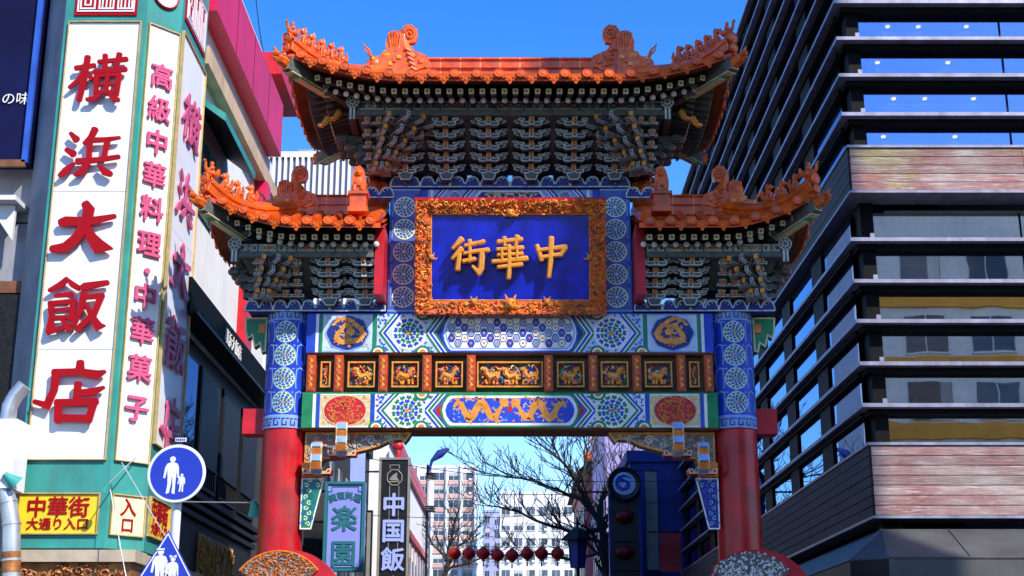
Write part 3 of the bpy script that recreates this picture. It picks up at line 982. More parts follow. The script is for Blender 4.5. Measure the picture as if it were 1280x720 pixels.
# ---------------------------------------------------------------- bracket sets (dougong)
def dougong(tiers, dz, dy, lo=.30, hi=.36):
    mb, nz = MB(), MB()
    w = .021
    for k in range(tiers):
        z, y = k * dz, -k * dy
        A, B2 = lo * .72, hi * .98
        def cup(x, z0, z1, yy, ww):
            q = [(x - ww * .6, z0), (x + ww * .6, z0), (x + ww, z0 + (z1 - z0) * .45), (x + ww, z1), (x - ww, z1), (x - ww, z0 + (z1 - z0) * .45)]
            mb.oprism(q, yy - .08, yy + .08, w * .8, 0, 1)
        # short front arm carrying cups
        q = [(-A, z + dz * .10), (-A, z + dz * .46), (A, z + dz * .46), (A, z + dz * .10), (A - .06, z - dz * .06), (-A + .06, z - dz * .06)]
        mb.oprism(q, y - .09, y + .03, w, 0, 1)
        for x in (-A + .015, A - .015):
            cup(x, z + dz * .48, z + dz * .84, y - .03, .065)
        # long arm half a step behind and above
        yb = y + dy * .42
        q = [(-B2, z + dz * .62), (-B2, z + dz * .92), (B2, z + dz * .92), (B2, z + dz * .62), (B2 - .07, z + dz * .46), (-B2 + .07, z + dz * .46)]
        mb.oprism(q, yb - .06, yb + .06, w, 0, 1)
        for x in (-B2 + .03, B2 - .03):
            cup(x, z + dz * .94, z + dz * 1.26, yb, .062)
        # post and forward arm
        q = [(-.05, z - dz * .1), (.05, z - dz * .1), (.05, z + dz * .9), (-.05, z + dz * .9)]
        mb.oprism(q, y - dy * .75, y + .5, w, 0, 1)
        nz.box(-.042, .042, y - dy * .75 - .03, y - dy * .75 - .002, z + dz * .30, z + dz * .30 + .085, 0)
        nz.box(-.018, .018, y - dy * .75 - .036, y - dy * .75 - .031, z + dz * .30 + .024, z + dz * .30 + .06, 1)
    # bottom block
    mb.oprism([(-.09, -.16), (.09, -.16), (.14, -.06), (.14, .0), (-.14, .0), (-.14, -.06)], -.11, .11, w, 0, 1)
    return mb.mesh('bracket_set', [m_blk, m_out]), nz.mesh('bracket_nose', [m_ora, m_soff])
def dougong_close(tiers, dz, dy):
    """narrow set for the crowded corner clusters"""
    mb, nz = MB(), MB()
    for k in range(tiers):
        z, y = k * dz, -k * dy
        q = [(-.115, z + dz * .15), (-.115, z + dz * .5), (.115, z + dz * .5), (.115, z + dz * .15)]
        mb.oprism(q, y - .06, y + .06, .017, 0, 1)
        q = [(-.05, z + dz * .52), (.05, z + dz * .52), (.075, z + dz * .75), (.075, z + dz * .96), (-.075, z + dz * .96), (-.075, z + dz * .75)]
        mb.oprism(q, y - .085, y + .085, .016, 0, 1)
        q = [(-.042, z + .01), (.042, z + .01), (.042, z + dz * .9), (-.042, z + dz * .9)]
        mb.oprism(q, y - dy * .75, y + .5, .016, 0, 1)
        nz.box(-.04, .04, y - dy * .75 - .03, y - dy * .75 - .002, z + dz * .22, z + dz * .22 + .08, 0)
        nz.box(-.018, .018, y - dy * .75 - .036, y - dy * .75 - .031, z + dz * .22 + .022, z + dz * .22 + .058, 1)
    return mb.mesh('bracket_set', [m_blk, m_out]), nz.mesh('bracket_nose', [m_ora, m_soff])
def corner_fan(tiers, dz, dy):
    """corner set: fans of pointed arms stepping out along and beside the diagonal"""
    mb, nz = MB(), MB()
    for k in range(tiers):
        z = k * dz
        for a in (20, 33, 45, 57, 70, 84, 98):
            ln = (.42 + k * dy * 1.15) * (1.18 if 20 < a < 70 else 1.0)
            T = Matrix.Rotation(R(-a), 4, 'Z')
            mb.T = T
            q = [(-.034, z + .02), (.034, z + .02), (.034, z + dz * .62), (-.034, z + dz * .62)]
            mb.oprism(q, -ln, .2, .014, 0, 1)
            for xx in (-.036, .022):
                mb.box(xx, xx + .014, -ln + .01, .1, z + .004, z + .019, 1)
            mb.prism([(-.034, z + .003), (.034, z + .003), (0, z - .05)], -ln, -ln + .22, 2)
            mb.box(-.012, .012, -ln + .02, -.05, z + dz * .625, z + dz * .65, 2)
            mb.box(-.045, .045, -ln + .10, -ln + .22, z + dz * .66, z + dz * .97, 0)
            mb.box(-.05, .05, -ln + .095, -ln + .099, z + dz * .88, z + dz * .97, 2)
            if a in (20, 45, 70):
                nz.T = T
                nz.box(-.04, .04, -ln - .04, -ln - .002, z + .03, z + .12, 0)
    return mb.mesh('bracket_set', [m_blk, m_out, m_brg]), nz.mesh('bracket_nose', [m_gol, m_soff])
def place_set(me, loc, rz=0.0, sc=(1, 1, 1)):
    o = ob('bracket_set', me[0], gate, loc, (0, 0, rz))
    o.scale = sc
    stuff(ob('bracket_nose', me[1], o))
    return o
UZ, UY, UN = .176, .20, 5
u_std, u_cls, u_cor = dougong(UN, UZ, UY), dougong_close(UN, UZ, UY), corner_fan(UN, UZ, UY)
for s in (-1, 1):
    for x in (.43, 1.29, 2.12):
        place_set(u_std, (s * x, -.50, 11.66))
        place_set(u_std, (s * x, .50, 11.66), math.pi)
    for x in (2.36, 2.60, 2.84):
        place_set(u_cls, (s * x, -.50, 11.66))
    for y in (-.40, 0.0, .40):
        place_set(u_cls, (s * 2.62, y, 11.66), s * R(90))
    place_set(u_cor, (s * 2.84, -.52, 11.66), 0, (s, 1, 1))
    place_set(u_cor, (s * 2.84, .52, 11.66), 0, (s, -1, 1))
LZ, LY, LN = .176, .165, 4
l_std, l_cls, l_cor = dougong(LN, LZ, LY), dougong_close(LN, LZ, LY), corner_fan(LN, LZ, LY)
for s in (-1, 1):
    for x in (2.86, 3.56):
        place_set(l_std, (s * x, -.50, 9.02))
    for x in (4.20, 4.44, 4.68, 4.92):
        place_set(l_cls, (s * x, -.50, 9.02))
    for y in (-.35, .0, .35):
        place_set(l_cls, (s * 5.0, y, 9.02), s * R(90))
    place_set(l_cor, (s * 5.1, -.46, 9.02), 0, (s, 1, 1))
    place_set(l_cor, (s * 5.0, .50, 9.02), 0, (s, -1, 1))

def loft(r0, z0, r1, z1):
    v = [(r0[0], r0[2], z0), (r0[1], r0[2], z0), (r0[1], r0[3], z0), (r0[0], r0[3], z0),
         (r1[0], r1[2], z1), (r1[1], r1[2], z1), (r1[1], r1[3], z1), (r1[0], r1[3], z1)]
    return v, [(0, 1, 5, 4), (1, 2, 6, 5), (2, 3, 7, 6), (3, 0, 4, 7), (4, 5, 6, 7), (0, 3, 2, 1)]
MB().add(*loft((-2.4, 2.4, -.34, .34), 11.95, (-3.1, 3.1, -1.16, 1.16), 12.62)).build('bracket_core', m_blk, gate)
for s in (-1, 1):
    a = sorted((s * 2.66, s * 4.9)); b = sorted((s * 2.66, s * 5.35))
    MB().add(*loft((a[0], a[1], -.3, .3), 9.26, (b[0], b[1], -.95, .95), 9.78)).build('bracket_core', m_blk, gate)

# ---------------------------------------------------------------- roofs
disc_me = MB().lathe([(.0, -.02), (.092, -.02), (.098, .02), (.084, .034), (.070, .022), (.055, .022), (.040, .034), (.0, .036)], 14, axis='y').mesh('tile_end', m_tile2)
q = [(-.145, .05), (-.15, .0), (-.135, -.04), (-.105, -.035), (-.085, -.085), (-.05, -.08), (-.025, -.135), (0, -.155), (.025, -.135), (.05, -.08), (.085, -.085), (.105, -.035), (.135, -.04), (.15, .0), (.145, .05)]
dm = MB().prism(q, 0, .03)
for a in (-.07, 0, .07):
    dm.ball((a, -.004, -.02 - (.04 if a == 0 else 0)), (.03, .014, .03), 6)
drip_me = dm.mesh('drip_tile', m_tile2)
fly = MB().box(-.05, .05, .0, 1.1, -.05, .05, 0)
fly.T = None
fly.box(-.052, .052, -.012, -.001, -.052, .052, 1)
fly.box(-.022, .022, -.017, -.0125, -.022, .022, 2)
fly_me = fly.mesh('flying_rafter', [m_blk, m_cre, m_oli])
rr_ = MB().tube([(0, 0, 0), (0, 1.3, 0)], .055, 8, 0)
rr_.ball((0, .0, 0), (.06, .03, .06), 8, 1)
rnd_me = rr_.mesh('round_rafter', [m_blk, m_whi], True)

def ridge_seg(length, h, w):
    """one length of ridge: moulded section along x, mortar at one end"""
    c = [(-w * .75, 0), (-w * .75, h * .12), (-w * .55, h * .16), (-w * .55, h * .44), (-w * .8, h * .47), (-w * .8, h * .56), (-w * .5, h * .6), (-w * .5, h * .84), (-w * .7, h * .87), (-w * .55, h * .97), (0, h * 1.02)]
    c = c + [(-a, b) for a, b in c[:-1][::-1]]
    n = len(c)
    mb = MB()
    L = length / 2 - .012
    vs = [(-L, a, b) for a, b in c] + [(L, a, b) for a, b in c]
    mb.add(vs, [(i, n + i, n + (i + 1) % n, (i + 1) % n) for i in range(n)] + [tuple(range(n)), tuple(range(2 * n - 1, n - 1, -1))], 0)
    vs = [(L, a * .985, b * .985) for a, b in c] + [(L + .024, a * .985, b * .985) for a, b in c]
    mb.add(vs, [(i, n + i, n + (i + 1) % n, (i + 1) % n) for i in range(n)], 1)
    return mb.mesh('ridge_tile', [m_tile2, m_gap])

def beast_mesh():
    """seated ridge beast looking along -y, base at z = 0"""
    b = MB()
    b.box(-.06, .06, -.11, .11, 0, .03)
    b.ball((0, .05, .10), (.065, .085, .085), 9)
    b.ball((0, -.01, .17), (.058, .07, .12), 9, 0, Matrix.Rotation(R(-18), 3, 'X').to_euler())
    b.ball((0, -.05, .29), (.055, .065, .06), 9)
    b.ball((0, -.11, .275), (.034, .05, .032), 7)
    for s in (-1, 1):
        b.tube([(s * .04, -.05, .17), (s * .045, -.08, .09), (s * .045, -.085, .03)], [.032, .024, .026], 7)
        b.ball((s * .06, .06, .07), (.03, .06, .05), 7)
        b.tube([(s * .03, -.03, .33), (s * .045, -.015, .375)], [.02, .006], 6)
    b.tube([(0, .12, .08), (0, .16, .16), (0, .13, .24), (0, .15, .29)], [.028, .03, .026, .008], 7)
    b.ball((0, .0, .30), (.06, .05, .07), 8)
    return b.mesh('ridge_beast', m_beast, True)
def rider_mesh():
    """figure riding a phoenix at the tip of the hip"""
    b = MB()
    b.ball((0, 0, .09), (.07, .15, .075), 9)
    b.tube([(0, -.10, .10), (0, -.17, .18), (0, -.18, .27)], [.045, .03, .028], 7)
    b.ball((0, -.20, .29), (.03, .045, .03), 7)
    b.tube([(0, .10, .10), (0, .2, .18), (0, .22, .27)], [.06, .05, .02], 7)
    b.tube([(0, .02, .12), (0, .02, .25)], [.06, .045], 8)
    b.ball((0, .01, .30), (.042, .042, .05), 8)
    for s in (-1, 1):
        b.tube([(s * .04, .02, .23), (s * .06, -.05, .17)], [.022, .016], 6)
        b.ball((s * .07, .03, .10), (.02, .10, .05), 7)
    return b.mesh('ridge_rider', m_beast, True)
beast_me, rider_me = beast_mesh(), rider_mesh()

def spiral(cx, cz, r0, r1, a0, turns, n=22):
    return [(cx + (r0 + (r1 - r0) * i / n) * math.cos(R(a0) + turns * 6.2832 * i / n), 0, cz + (r0 + (r1 - r0) * i / n) * math.sin(R(a0) + turns * 6.2832 * i / n)) for i in range(n + 1)]
def chiwen_mesh():
    """ridge-end dragon: biting head at -x side of the ridge (ridge runs to +x), tail curling up and over"""
    b = MB()
    b.prism([(-.34, 0), (.30, 0), (.34, .16), (.30, .34), (.18, .44), (-.06, .46), (-.30, .36), (-.38, .18)], -.15, .15)
    tail = [(-.02, .30), (.10, .44), (.17, .60), (.18, .76)]
    sp = spiral(.06, .80, .135, .025, 0, 1.35, 26)
    pts = [(x, 0, z) for x, z in tail] + sp
    b.tube(pts, [.19, .16, .125, .09] + [.085 - .045 * i / 26 for i in range(27)], 10)
    b.prism([(-.05, .66), (.20, .62), (.24, .84), (.17, .98), (.02, 1.0), (-.09, .90), (-.10, .76)], -.065, .065)
    for sd in (-1, 1):
        b.tube([(p[0] - .005, sd * .075, p[2]) for p in spiral(.065, .81, .115, .02, 20, 1.5, 22)], .026, 6)
        for k in range(5):
            b.tube([(.10 + .03 * k - .1, sd * .14, .10 + k * .09), (.0 + .03 * k, sd * .17, .13 + k * .09), (-.10 + .03 * k, sd * .15, .08 + k * .09)], .035, 6)
        b.ball((-.18, sd * .15, .26), (.06, .04, .06), 8)
        b.tube([(-.36, sd * .11, .12), (-.26, sd * .16, .16), (-.10, sd * .15, .10)], [.03, .04, .03], 6)
    for k in range(4):
        b.tube([(.20, 0, .36 + k * .1), (.30 - .01 * k, 0, .42 + k * .1)], [.05, .012], 6)
    return b.mesh('ridge_dragon', m_beast, True)
def fishtail_mesh():
    """second ornament: scaly beast with a tall fanned tail fin and whiskers, looking along -x"""
    b = MB()
    b.prism([(-.36, .0), (.32, .0), (.34, .22), (.28, .48), (.10, .52), (-.10, .36), (-.30, .30), (-.40, .16)], -.13, .13)
    fin = [(.0, .40), (-.02, .62), (.04, .80), (.13, .84), (.23, .83), (.31, .76), (.32, .50), (.30, .36)]
    b.prism(fin, -.06, .06)
    for i in range(5):
        t = i / 4
        for sd in (-1, 1):
            b.tube([(.10 + .12 * t, sd * .06, .40), (.03 + .24 * t, sd * .075, .80 - .05 * abs(t - .4))], [.026, .02], 5)
    b.ball((-.22, 0, .22), (.18, .17, .16), 10)
    b.ball((-.38, 0, .14), (.09, .10, .07), 8)
    for sd in (-1, 1):
        b.tube([(-.28, sd * .10, .34), (-.33, sd * .11, .46), (-.42, sd * .11, .53), (-.44, sd * .11, .58)], [.03, .024, .016, .01], 6)
        b.ball((-.25, sd * .14, .29), .04, 7, 1)
        for k in range(4):
            b.ball((.0 + .08 * k, sd * .13, .14 + .06 * k), (.06, .035, .05), 6, 1 if k % 2 else 0)
    b.ball((.02, 0, .36), (.16, .15, .14), 9, 1)
    return b.mesh('ridge_dragon', [m_beast, m_yel], True)
chi_me, fish_me = chiwen_mesh(), fishtail_mesh()

def make_roof(name, xa, xc, hd, z0, H, xr, rise, x1, y1, sgn, pitch, offs, seed, hipfan):
    """hipped roof. sgn 0: both ends hipped (centre 0); +-1: one outer hip towards sgn, inner end open at xa."""
    sides = (-1, 1) if sgn == 0 else (sgn,)
    rnd_l = random.Random(seed)
    def tcor(v, a, b):
        return max(0.0, (v - a) / (b - a))
    def ez(x):
        return rise * tcor(abs(x), x1, xc) ** 1.6
    def es(y):
        return rise * tcor(abs(y), y1, hd) ** 1.6
    def prof(u):
        return z0 + H * (.72 * u + .28 * u * u)
    def top(x):
        return 1.0 if abs(x) <= xr else max(.03, (xc - abs(x)) / (xc - xr))
    def zf(x, u):
        return prof(u) + ez(x) * (1 - u) ** 1.5
    def zs(y, u):
        return prof(u) + es(y) * (1 - u) ** 1.5
    def flare(x):
        return .10 * tcor(abs(x), x1, xc) ** 2
    # bed and soffit
    mb = MB()
    xs0, xs1 = (-xc, xc) if sgn == 0 else ((xa, xc) if sgn > 0 else (-xc, -xa))
    NX, NU = 28, 6
    for sy in (-1, 1):
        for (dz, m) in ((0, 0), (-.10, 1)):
            vs, fs = [], []
            for i in range(NX + 1):
                x = xs0 + (xs1 - xs0) * i / NX
                tp = top(x)
                for j in range(NU + 1):
                    u = tp * j / NU
                    vs.append((x, sy * (hd + flare(x)) * (1 - u), zf(x, u) + dz))
            for i in range(NX):
                for j in range(NU):
                    a = i * (NU + 1) + j
                    fs.append((a, a + NU + 1, a + NU + 2, a + 1))
            mb.add(vs, fs, m)
        vs = []
        for i in range(NX + 1):
            x = xs0 + (xs1 - xs0) * i / NX
            vs += [(x, sy * (hd + flare(x)), zf(x, 0) - .10), (x, sy * (hd + flare(x)), zf(x, 0))]
        mb.add(vs, [(2 * i, 2 * i + 2, 2 * i + 3, 2 * i + 1) for i in range(NX)], 0)
    for s in sides:
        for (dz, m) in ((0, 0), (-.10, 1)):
            vs, fs = [], []
            for i in range(NX + 1):
                y = -hd + 2 * hd * i / NX
                tp = max(.02, 1 - abs(y) / hd)
                for j in range(NU + 1):
                    u = tp * j / NU
                    vs.append((s * (xc - (xc - xr) * u), y, zs(y, u) + dz))
            for i in range(NX):
                for j in range(NU):
                    a = i * (NU + 1) + j
                    fs.append((a, a + NU + 1, a + NU + 2, a + 1))
            mb.add(vs, fs, m)
        vs = []
        for i in range(NX + 1):
            y = -hd + 2 * hd * i / NX
            vs += [(s * xc, y, zs(y, 0) - .10), (s * xc, y, zs(y, 0))]
        mb.add(vs, [(2 * i, 2 * i + 2, 2 * i + 3, 2 * i + 1) for i in range(NX)], 0)
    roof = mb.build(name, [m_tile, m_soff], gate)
    # tile rows on the long sides
    xs, k = [], 0
    while True:
        x = offs + k * pitch
        if x > xc - .22:
            break
        xs.append(x)
        k += 1
    allx = ([-x for x in xs] + xs) if sgn == 0 else [sgn * x for x in xs]
    for sy in (-1, 1):
        for x in allx:
            tp = top(x)
            pts = [(x, sy * (hd + flare(x) + .03) * (1 - tp * j / 6), zf(x, tp * j / 6) + .035) for j in range(7)]
            MB().tube(pts, .088, 8).build('barrel_tile', m_tile, roof, True)
            j = rnd_l.uniform(-3, 3)
            o = ob('tile_end', disc_me, roof, (x, sy * (hd + flare(x) + .055), zf(x, 0) + .03), (R(-6 if sy < 0 else 6) * 1, R(j), 0 if sy < 0 else math.pi))
        for x in allx:
            for s in ((1,) if sgn else (1,)):
                xd = x + pitch / 2
                if abs(xd) > xc - .1 or (sgn and abs(xd) < xa):
                    continue
                sl = math.atan2(zf(xd + .1, 0) - zf(xd - .1, 0), .2)
                ob('drip_tile', drip_me, roof, (xd, sy * (hd + flare(xd) + .045), zf(xd, 0) - .02), (R(14 if sy < 0 else -14), -sl, 0 if sy < 0 else math.pi))
    # tile rows on the hipped ends
    for s in sides:
        n = int((hd - .22) / pitch)
        for i in range(-n, n + 1):
            y = i * pitch
            tp = max(.05, 1 - abs(y) / hd)
            pts = [(s * (xc + .03 - (xc - xr) * tp * j / 6), y, zs(y, tp * j / 6) + .035) for j in range(7)]
            MB().tube(pts, .088, 8).build('barrel_tile', m_tile, roof, True)
            ob('tile_end', disc_me, roof, (s * (xc + .055), y, zs(y, 0) + .03), (0, 0, s * R(90)))
            yd = y + pitch / 2
            if yd < hd - .1:
                ob('drip_tile', drip_me, roof, (s * (xc + .045), yd, zs(yd, 0) - .02), (R(14), 0, s * R(90)))
    # rafters
    nr = int((xc - .45) / .215)
    for sy in (-1, 1):
        for i in range(-nr - 1, nr + 1):
            x = (i + .5) * .215
            if sgn and (x * sgn < xa + .1):
                continue
            fan = R(-38) * (tcor(abs(x), xc - 1.3, xc) ** 1.2) * (1 if x > 0 else -1)
            av = hd * min(1.0, (xc - abs(x)) / (xc - xr)) * .9
            ob('flying_rafter', fly_me, gate, (x, sy * (hd - .27), z0 + ez(x) - .20), (R(15), 0, (fan * -1 if sy < 0 else math.pi + fan))).scale = (1, max(.12, min(1, (av - .27) / 1.1)), 1)
            ob('round_rafter', rnd_me, gate, (x * .97, sy * (hd - .62), z0 + ez(x) * .8 - .235), (R(17), 0, (fan * -1 if sy < 0 else math.pi + fan))).scale = (1, max(.10, min(.9, (av - .62) / 1.3)), 1)
    for s in sides:
        n = int((hd - .4) / .215)
        for i in range(-n, n + 1):
            y = i * .215
            av = (xc - xr) * (1 - abs(y) / hd) * .9
            ob('flying_rafter', fly_me, gate, (s * (xc - .27), y, z0 + es(y) - .20), (R(15), 0, s * R(90))).scale = (1, max(.12, min(1, (av - .27) / 1.1)), 1)
            ob('round_rafter', rnd_me, gate, (s * (xc - .62), y * .97, z0 + es(y) * .8 - .235), (R(17), 0, s * R(90))).scale = (1, max(.10, min(.9, (av - .62) / 1.3)), 1)
    # hips
    for s in sides:
        for sy in (-1, 1):
            path = []
            for i in range(9):
                u = 1 - i / 8
                x = xc - (xc - xr) * u
                path.append(Vector((s * x, sy * (hd + flare(x)) * (1 - u), zf(x, u) + .10 + .06 * (1 - u) ** 5)))
            tipd = (path[-1] - path[-2]).normalized()
            ang = math.atan2(tipd.y, tipd.x)
            def pt(t):
                f = t * 8
                i = min(7, int(f))
                return path[i].lerp(path[i + 1], f - i)
            for i in range(8):
                a, b = path[i], path[i + 1].lerp(path[i], .04)
                d = (b - a).normalized()
                side = d.cross(Vector((0, 0, 1))).normalized()
                up = side.cross(d)
                mbs = MB()
                sec = [(-.12, -.14), (.12, -.14), (.12, .02), (.15, .05), (.15, .10), (.10, .13), (.07, .20), (0, .235), (-.07, .20), (-.10, .13), (-.15, .10), (-.15, .05), (-.12, .02)]
                n = len(sec)
                vs = [a + side * p + up * q for p, q in sec] + [b + side * p + up * q for p, q in sec]
                mbs.add(vs, [(i2, (i2 + 1) % n, n + (i2 + 1) % n, n + i2) for i2 in range(n)] + [tuple(range(n))[::-1], tuple(range(n, 2 * n))], 0)
                c2 = path[i + 1]
                vs = [b + side * p * .97 + up * q * .97 for p, q in sec] + [c2 + side * p * .97 + up * q * .97 for p, q in sec]
                mbs.add(vs, [(i2, (i2 + 1) % n, n + (i2 + 1) % n, n + i2) for i2 in range(n)], 1)
                mbs.build('hip_ridge_tile', [m_tile2, m_gap], roof, True)
            # rounded tile ends at the corner tip
            e = path[-1]
            ob('tile_end', disc_me, roof, tuple(e + tipd * .03 + Vector((0, 0, .12))), (0, 0, ang + R(90))).scale = (1.2, 1.2, 1.2)
            ob('tile_end', disc_me, roof, tuple(e + tipd * .05 + Vector((0, 0, -.10))), (0, 0, ang + R(90)))
            # corner beam with an orange beast head below the tip
            q0, q1 = path[-1] + Vector((0, 0, -.42)) + tipd * .05, path[3] + Vector((0, 0, -.62))
            L = (q1 - q0).length
            cb = MB()
            cb.oprism([(-.09, -.13), (.09, -.13), (.09, .13), (-.09, .13)], 0, L, .025, 0, 1)
            for k, z in enumerate((-.145, -.165, -.185)):
                cb.box(-.11 + k * .02, .11 - k * .02, .10 + k * .12, L * .7, z - .02, z - .002, 1 if k % 2 == 0 else 2)
            dirv = (q1 - q0).normalized()
            o = cb.build('corner_beam', [m_blk, m_cre, m_grn2], gate, False, tuple(q0))
            o.rotation_euler = dirv.to_track_quat('Y', 'Z').to_euler()
            hb = MB()
            hb.ball((0, .0, 0), (.12, .20, .12), 9)
            hb.ball((0, -.18, .05), (.08, .10, .06), 8)
            hb.tube([(0, -.20, .08), (0, -.28, .16)], [.05, .015], 6)
            hb.tube([(0, -.16, -.06), (0, -.27, -.06)], [.05, .02], 6)
            for sd in (-1, 1):
                hb.ball((sd * .08, -.06, .09), .04, 6)
                hb.tube([(sd * .08, .05, .09), (sd * .11, .14, .18)], [.035, .01], 6)
            h = hb.build('corner_beast_head', m_beast, gate, True, tuple(q0 + tipd * .08))
            h.rotation_euler = (R(-8), 0, ang + R(90))
            if sy < 0:
                for k, t in enumerate(hipfan):
                    p = pt(t) + Vector((0, 0, .215))
                    o = ob('ridge_rider' if k == 0 else 'ridge_beast', rider_me if k == 0 else beast_me, roof, tuple(p), (R(rnd_l.uniform(-4, 4)), 0, ang + R(90) + R(rnd_l.uniform(-10, 10))))
                    f = rnd_l.uniform(.94, 1.08)
                    o.scale = (f, f, f)
    return zf

zf_u = make_roof('upper_roof', 0, 4.30, 2.38, 12.97, 1.02, 2.55, .46, 2.2, .55, 0, .425, .2125, 1, (.965, .86, .77, .68, .59, .50))
zf_l = {}
for s in (-1, 1):
    zf_l[s] = make_roof('side_roof', 2.47, 5.84, 1.88, 10.15, .80, 4.40, .56, 4.2, .3, s, .405, 2.66, 2 + s, (.955, .80, .66, .52))

# ridges with their ornaments
seg = ridge_seg(.42, .52, .22)
for i in range(9):
    ob('ridge_tile', seg, gate, ((i - 4) * .42, 0, 13.94))
for s in (-1, 1):
    o = ob('ridge_dragon', chi_me, gate, (s * 2.08, 0, 14.02))
    o.scale = (-1.1 if s < 0 else 1.1, 1.1, 1.22)
    o = ob('ridge_dragon', fish_me, gate, (s * 2.62, -.10, 13.98))
    o.scale = (1.1 if s < 0 else -1.1, 1.1, 1.28)
seg2 = ridge_seg(.42, .46, .19)
for s in (-1, 1):
    for i in range(4):
        ob('ridge_tile', seg2, gate, (s * (2.72 + i * .42), 0, 10.92))
    o = ob('ridge_dragon', chi_me, gate, (s * 4.28, 0, 10.98))
    o.scale = (-.95 if s < 0 else .95, .95, 1.05)
    o = ob('ridge_dragon', fish_me, gate, (s * 4.78, -.10, 10.90))
    o.scale = (.9 if s < 0 else -.9, .9, .92)
    # inner end: dragon looking back at the centre bay, and the one on its stand at the eave
    o = ob('ridge_dragon', chi_me, gate, (s * 2.72, .02, 11.28))
    o.scale = (-.8 if s < 0 else .8, .8, .85)
    st = MB()
    st.box(-.19, .19, -.16, .16, 0, .10)
    st.box(-.16, .16, -.13, .13, .10, .36)
    st.box(-.20, .20, -.17, .17, .36, .42)
    st.prism([(-.13, .42), (.13, .42), (.15, .62), (.10, .86), (.02, .96), (-.08, .92), (-.13, .70)], -.12, .12)
    st.ball((0, -.10, .62), (.10, .08, .12), 8, 1)
    st.ball((0, -.10, .80), (.085, .09, .08), 8, 1)
    for sd in (-1, 1):
        st.tube([(sd * .07, -.12, .55), (sd * .09, -.14, .43)], [.045, .04], 6, 1)
    st.build('ridge_end_figure', [m_tile2, m_beast], gate, True, (s * 2.96, -1.40, 10.50))
    # sloping verge ridge along the inner end of the side roof
    vp = [(s * 2.60, y, zf_l[s](s * 2.6, 1 - abs(y) / 1.9) + .12) for y in (-1.88, -1.4, -.9, -.4, 0, .4, .9, 1.4, 1.88)]
    MB().tube(vp, .11, 8).build('verge_ridge', m_tile2, gate, True)

# painted eave boards and dark purlins above the brackets
def eave_board(x0, x1, y, z0, z1, n, side=None):
    mb = MB().box(x0, x1, y, y + .08, z0, z1, 0)
    o = mb.build('eave_board', [m_blk], gate)
    d = MB()
    h = z1 - z0
    for i in range(n):
        a = x0 + (x1 - x0) * i / n
        w = (x1 - x0) / n
        b = a + w
        pts = [(a + .03, z0 + .03), (b - .03, z0 + .03), (b - .03, z1 - .03), (a + .03, z1 - .03), (a + .03, z0 + .03)]
        squiggle(d, flat(y), pts, .028, .005, 0)
        if i % 2 == 0:
            ring(d, flat(y), (a + b) / 2, (z0 + z1) / 2, h * .25, h * .36, .005, 0, 16, w / h * .55, 1.0)
            squiggle(d, flat(y), [(a + w * (.3 + .05 * j), (z0 + z1) / 2 + (.03 if j % 2 else -.03)) for j in range(9)], .026, .006, 0)
        else:
            for s in (-1, 1):
                squiggle(d, flat(y), [((a + b) / 2 - w * .38, (z0 + z1) / 2), ((a + b) / 2, (z0 + z1) / 2 + s * h * .3), ((a + b) / 2 + w * .38, (z0 + z1) / 2)], .016, .005, 0)
            paint(d, flat(y), [((a + b) / 2 - .07, (z0 + z1) / 2 + .03), ((a + b) / 2 + .07, (z0 + z1) / 2 + .03), ((a + b) / 2, (z0 + z1) / 2 - .05)], .007, 1)
    d.build('painted_scrolls', [m_out, m_ora], o)
eave_board(-3.05, 3.05, -1.46, 12.65, 12.86, 11)
MB().box(-3.15, 3.15, -1.50, -1.30, 12.53, 12.645).build('purlin', m_blk, gate)
MB().box(-3.15, 3.15, 1.30, 1.50, 12.53, 12.86).build('purlin', m_blk, gate)
for s in (-1, 1):
    a = sorted((s * 3.10, s * 3.24))
    MB().box(a[0], a[1], -1.28, 1.28, 12.53, 12.86).build('purlin', m_blk, gate)
    a = sorted((s * 2.66, s * 5.30))
    eave_board(a[0], a[1], -1.16, 9.79, 9.96, 7)
    MB().box(a[0], a[1], -1.20, -1.02, 9.68, 9.785).build('purlin', m_blk, gate)
    MB().box(a[0], a[1], 1.02, 1.20, 9.68, 9.96).build('purlin', m_blk, gate)
    a = sorted((s * 5.31, s * 5.45))
    MB().box(a[0], a[1], -1.0, 1.0, 9.68, 9.96).build('purlin', m_blk, gate)
pm = MB()
pm.lathe([(.0, 0), (.13, 0), (.13, .03), (.0, .03)], 18, 0, axis='y')
for r0 in (.12, .05):
    pm.tube([(r0 * math.cos(t * .35), -.032, r0 * math.sin(t * .35)) for t in range(19)], .010, 4, 1)
for t in range(8):
    a = t * math.pi / 4
    pm.tube([(.05 * math.cos(a), -.033, .05 * math.sin(a)), (.11 * math.cos(a), -.033, .11 * math.sin(a))], .008, 4, 1)
for x in (-.035, .035):
    pm.box(x - .02, x + .02, -.03, 0, -.36, -.12, 1)
pm_me = pm.mesh('round_pendant', [m_blk, m_out])
for s in (-1, 1):
    ob('round_pendant', pm_me, gate, (s * 3.12, -1.56, 12.78))
    ob('round_pendant', pm_me, gate, (s * 5.36, -1.26, 9.92))
    # gilded carved noses at the corners
    for (x, y, z) in ((3.42, -1.52, 12.52), (3.62, -1.72, 12.30)):
        g = MB()
        g.tube([(0, 0, .16), (0, -.08, .02), (0, -.2, -.08)], [.06, .06, .03], 7)
        g.ball((0, -.18, -.06), (.07, .08, .05), 7)
        g.build('gilded_nose', m_gol, gate, True, (s * x, y + .2, z), (0, 0, s * R(35)))

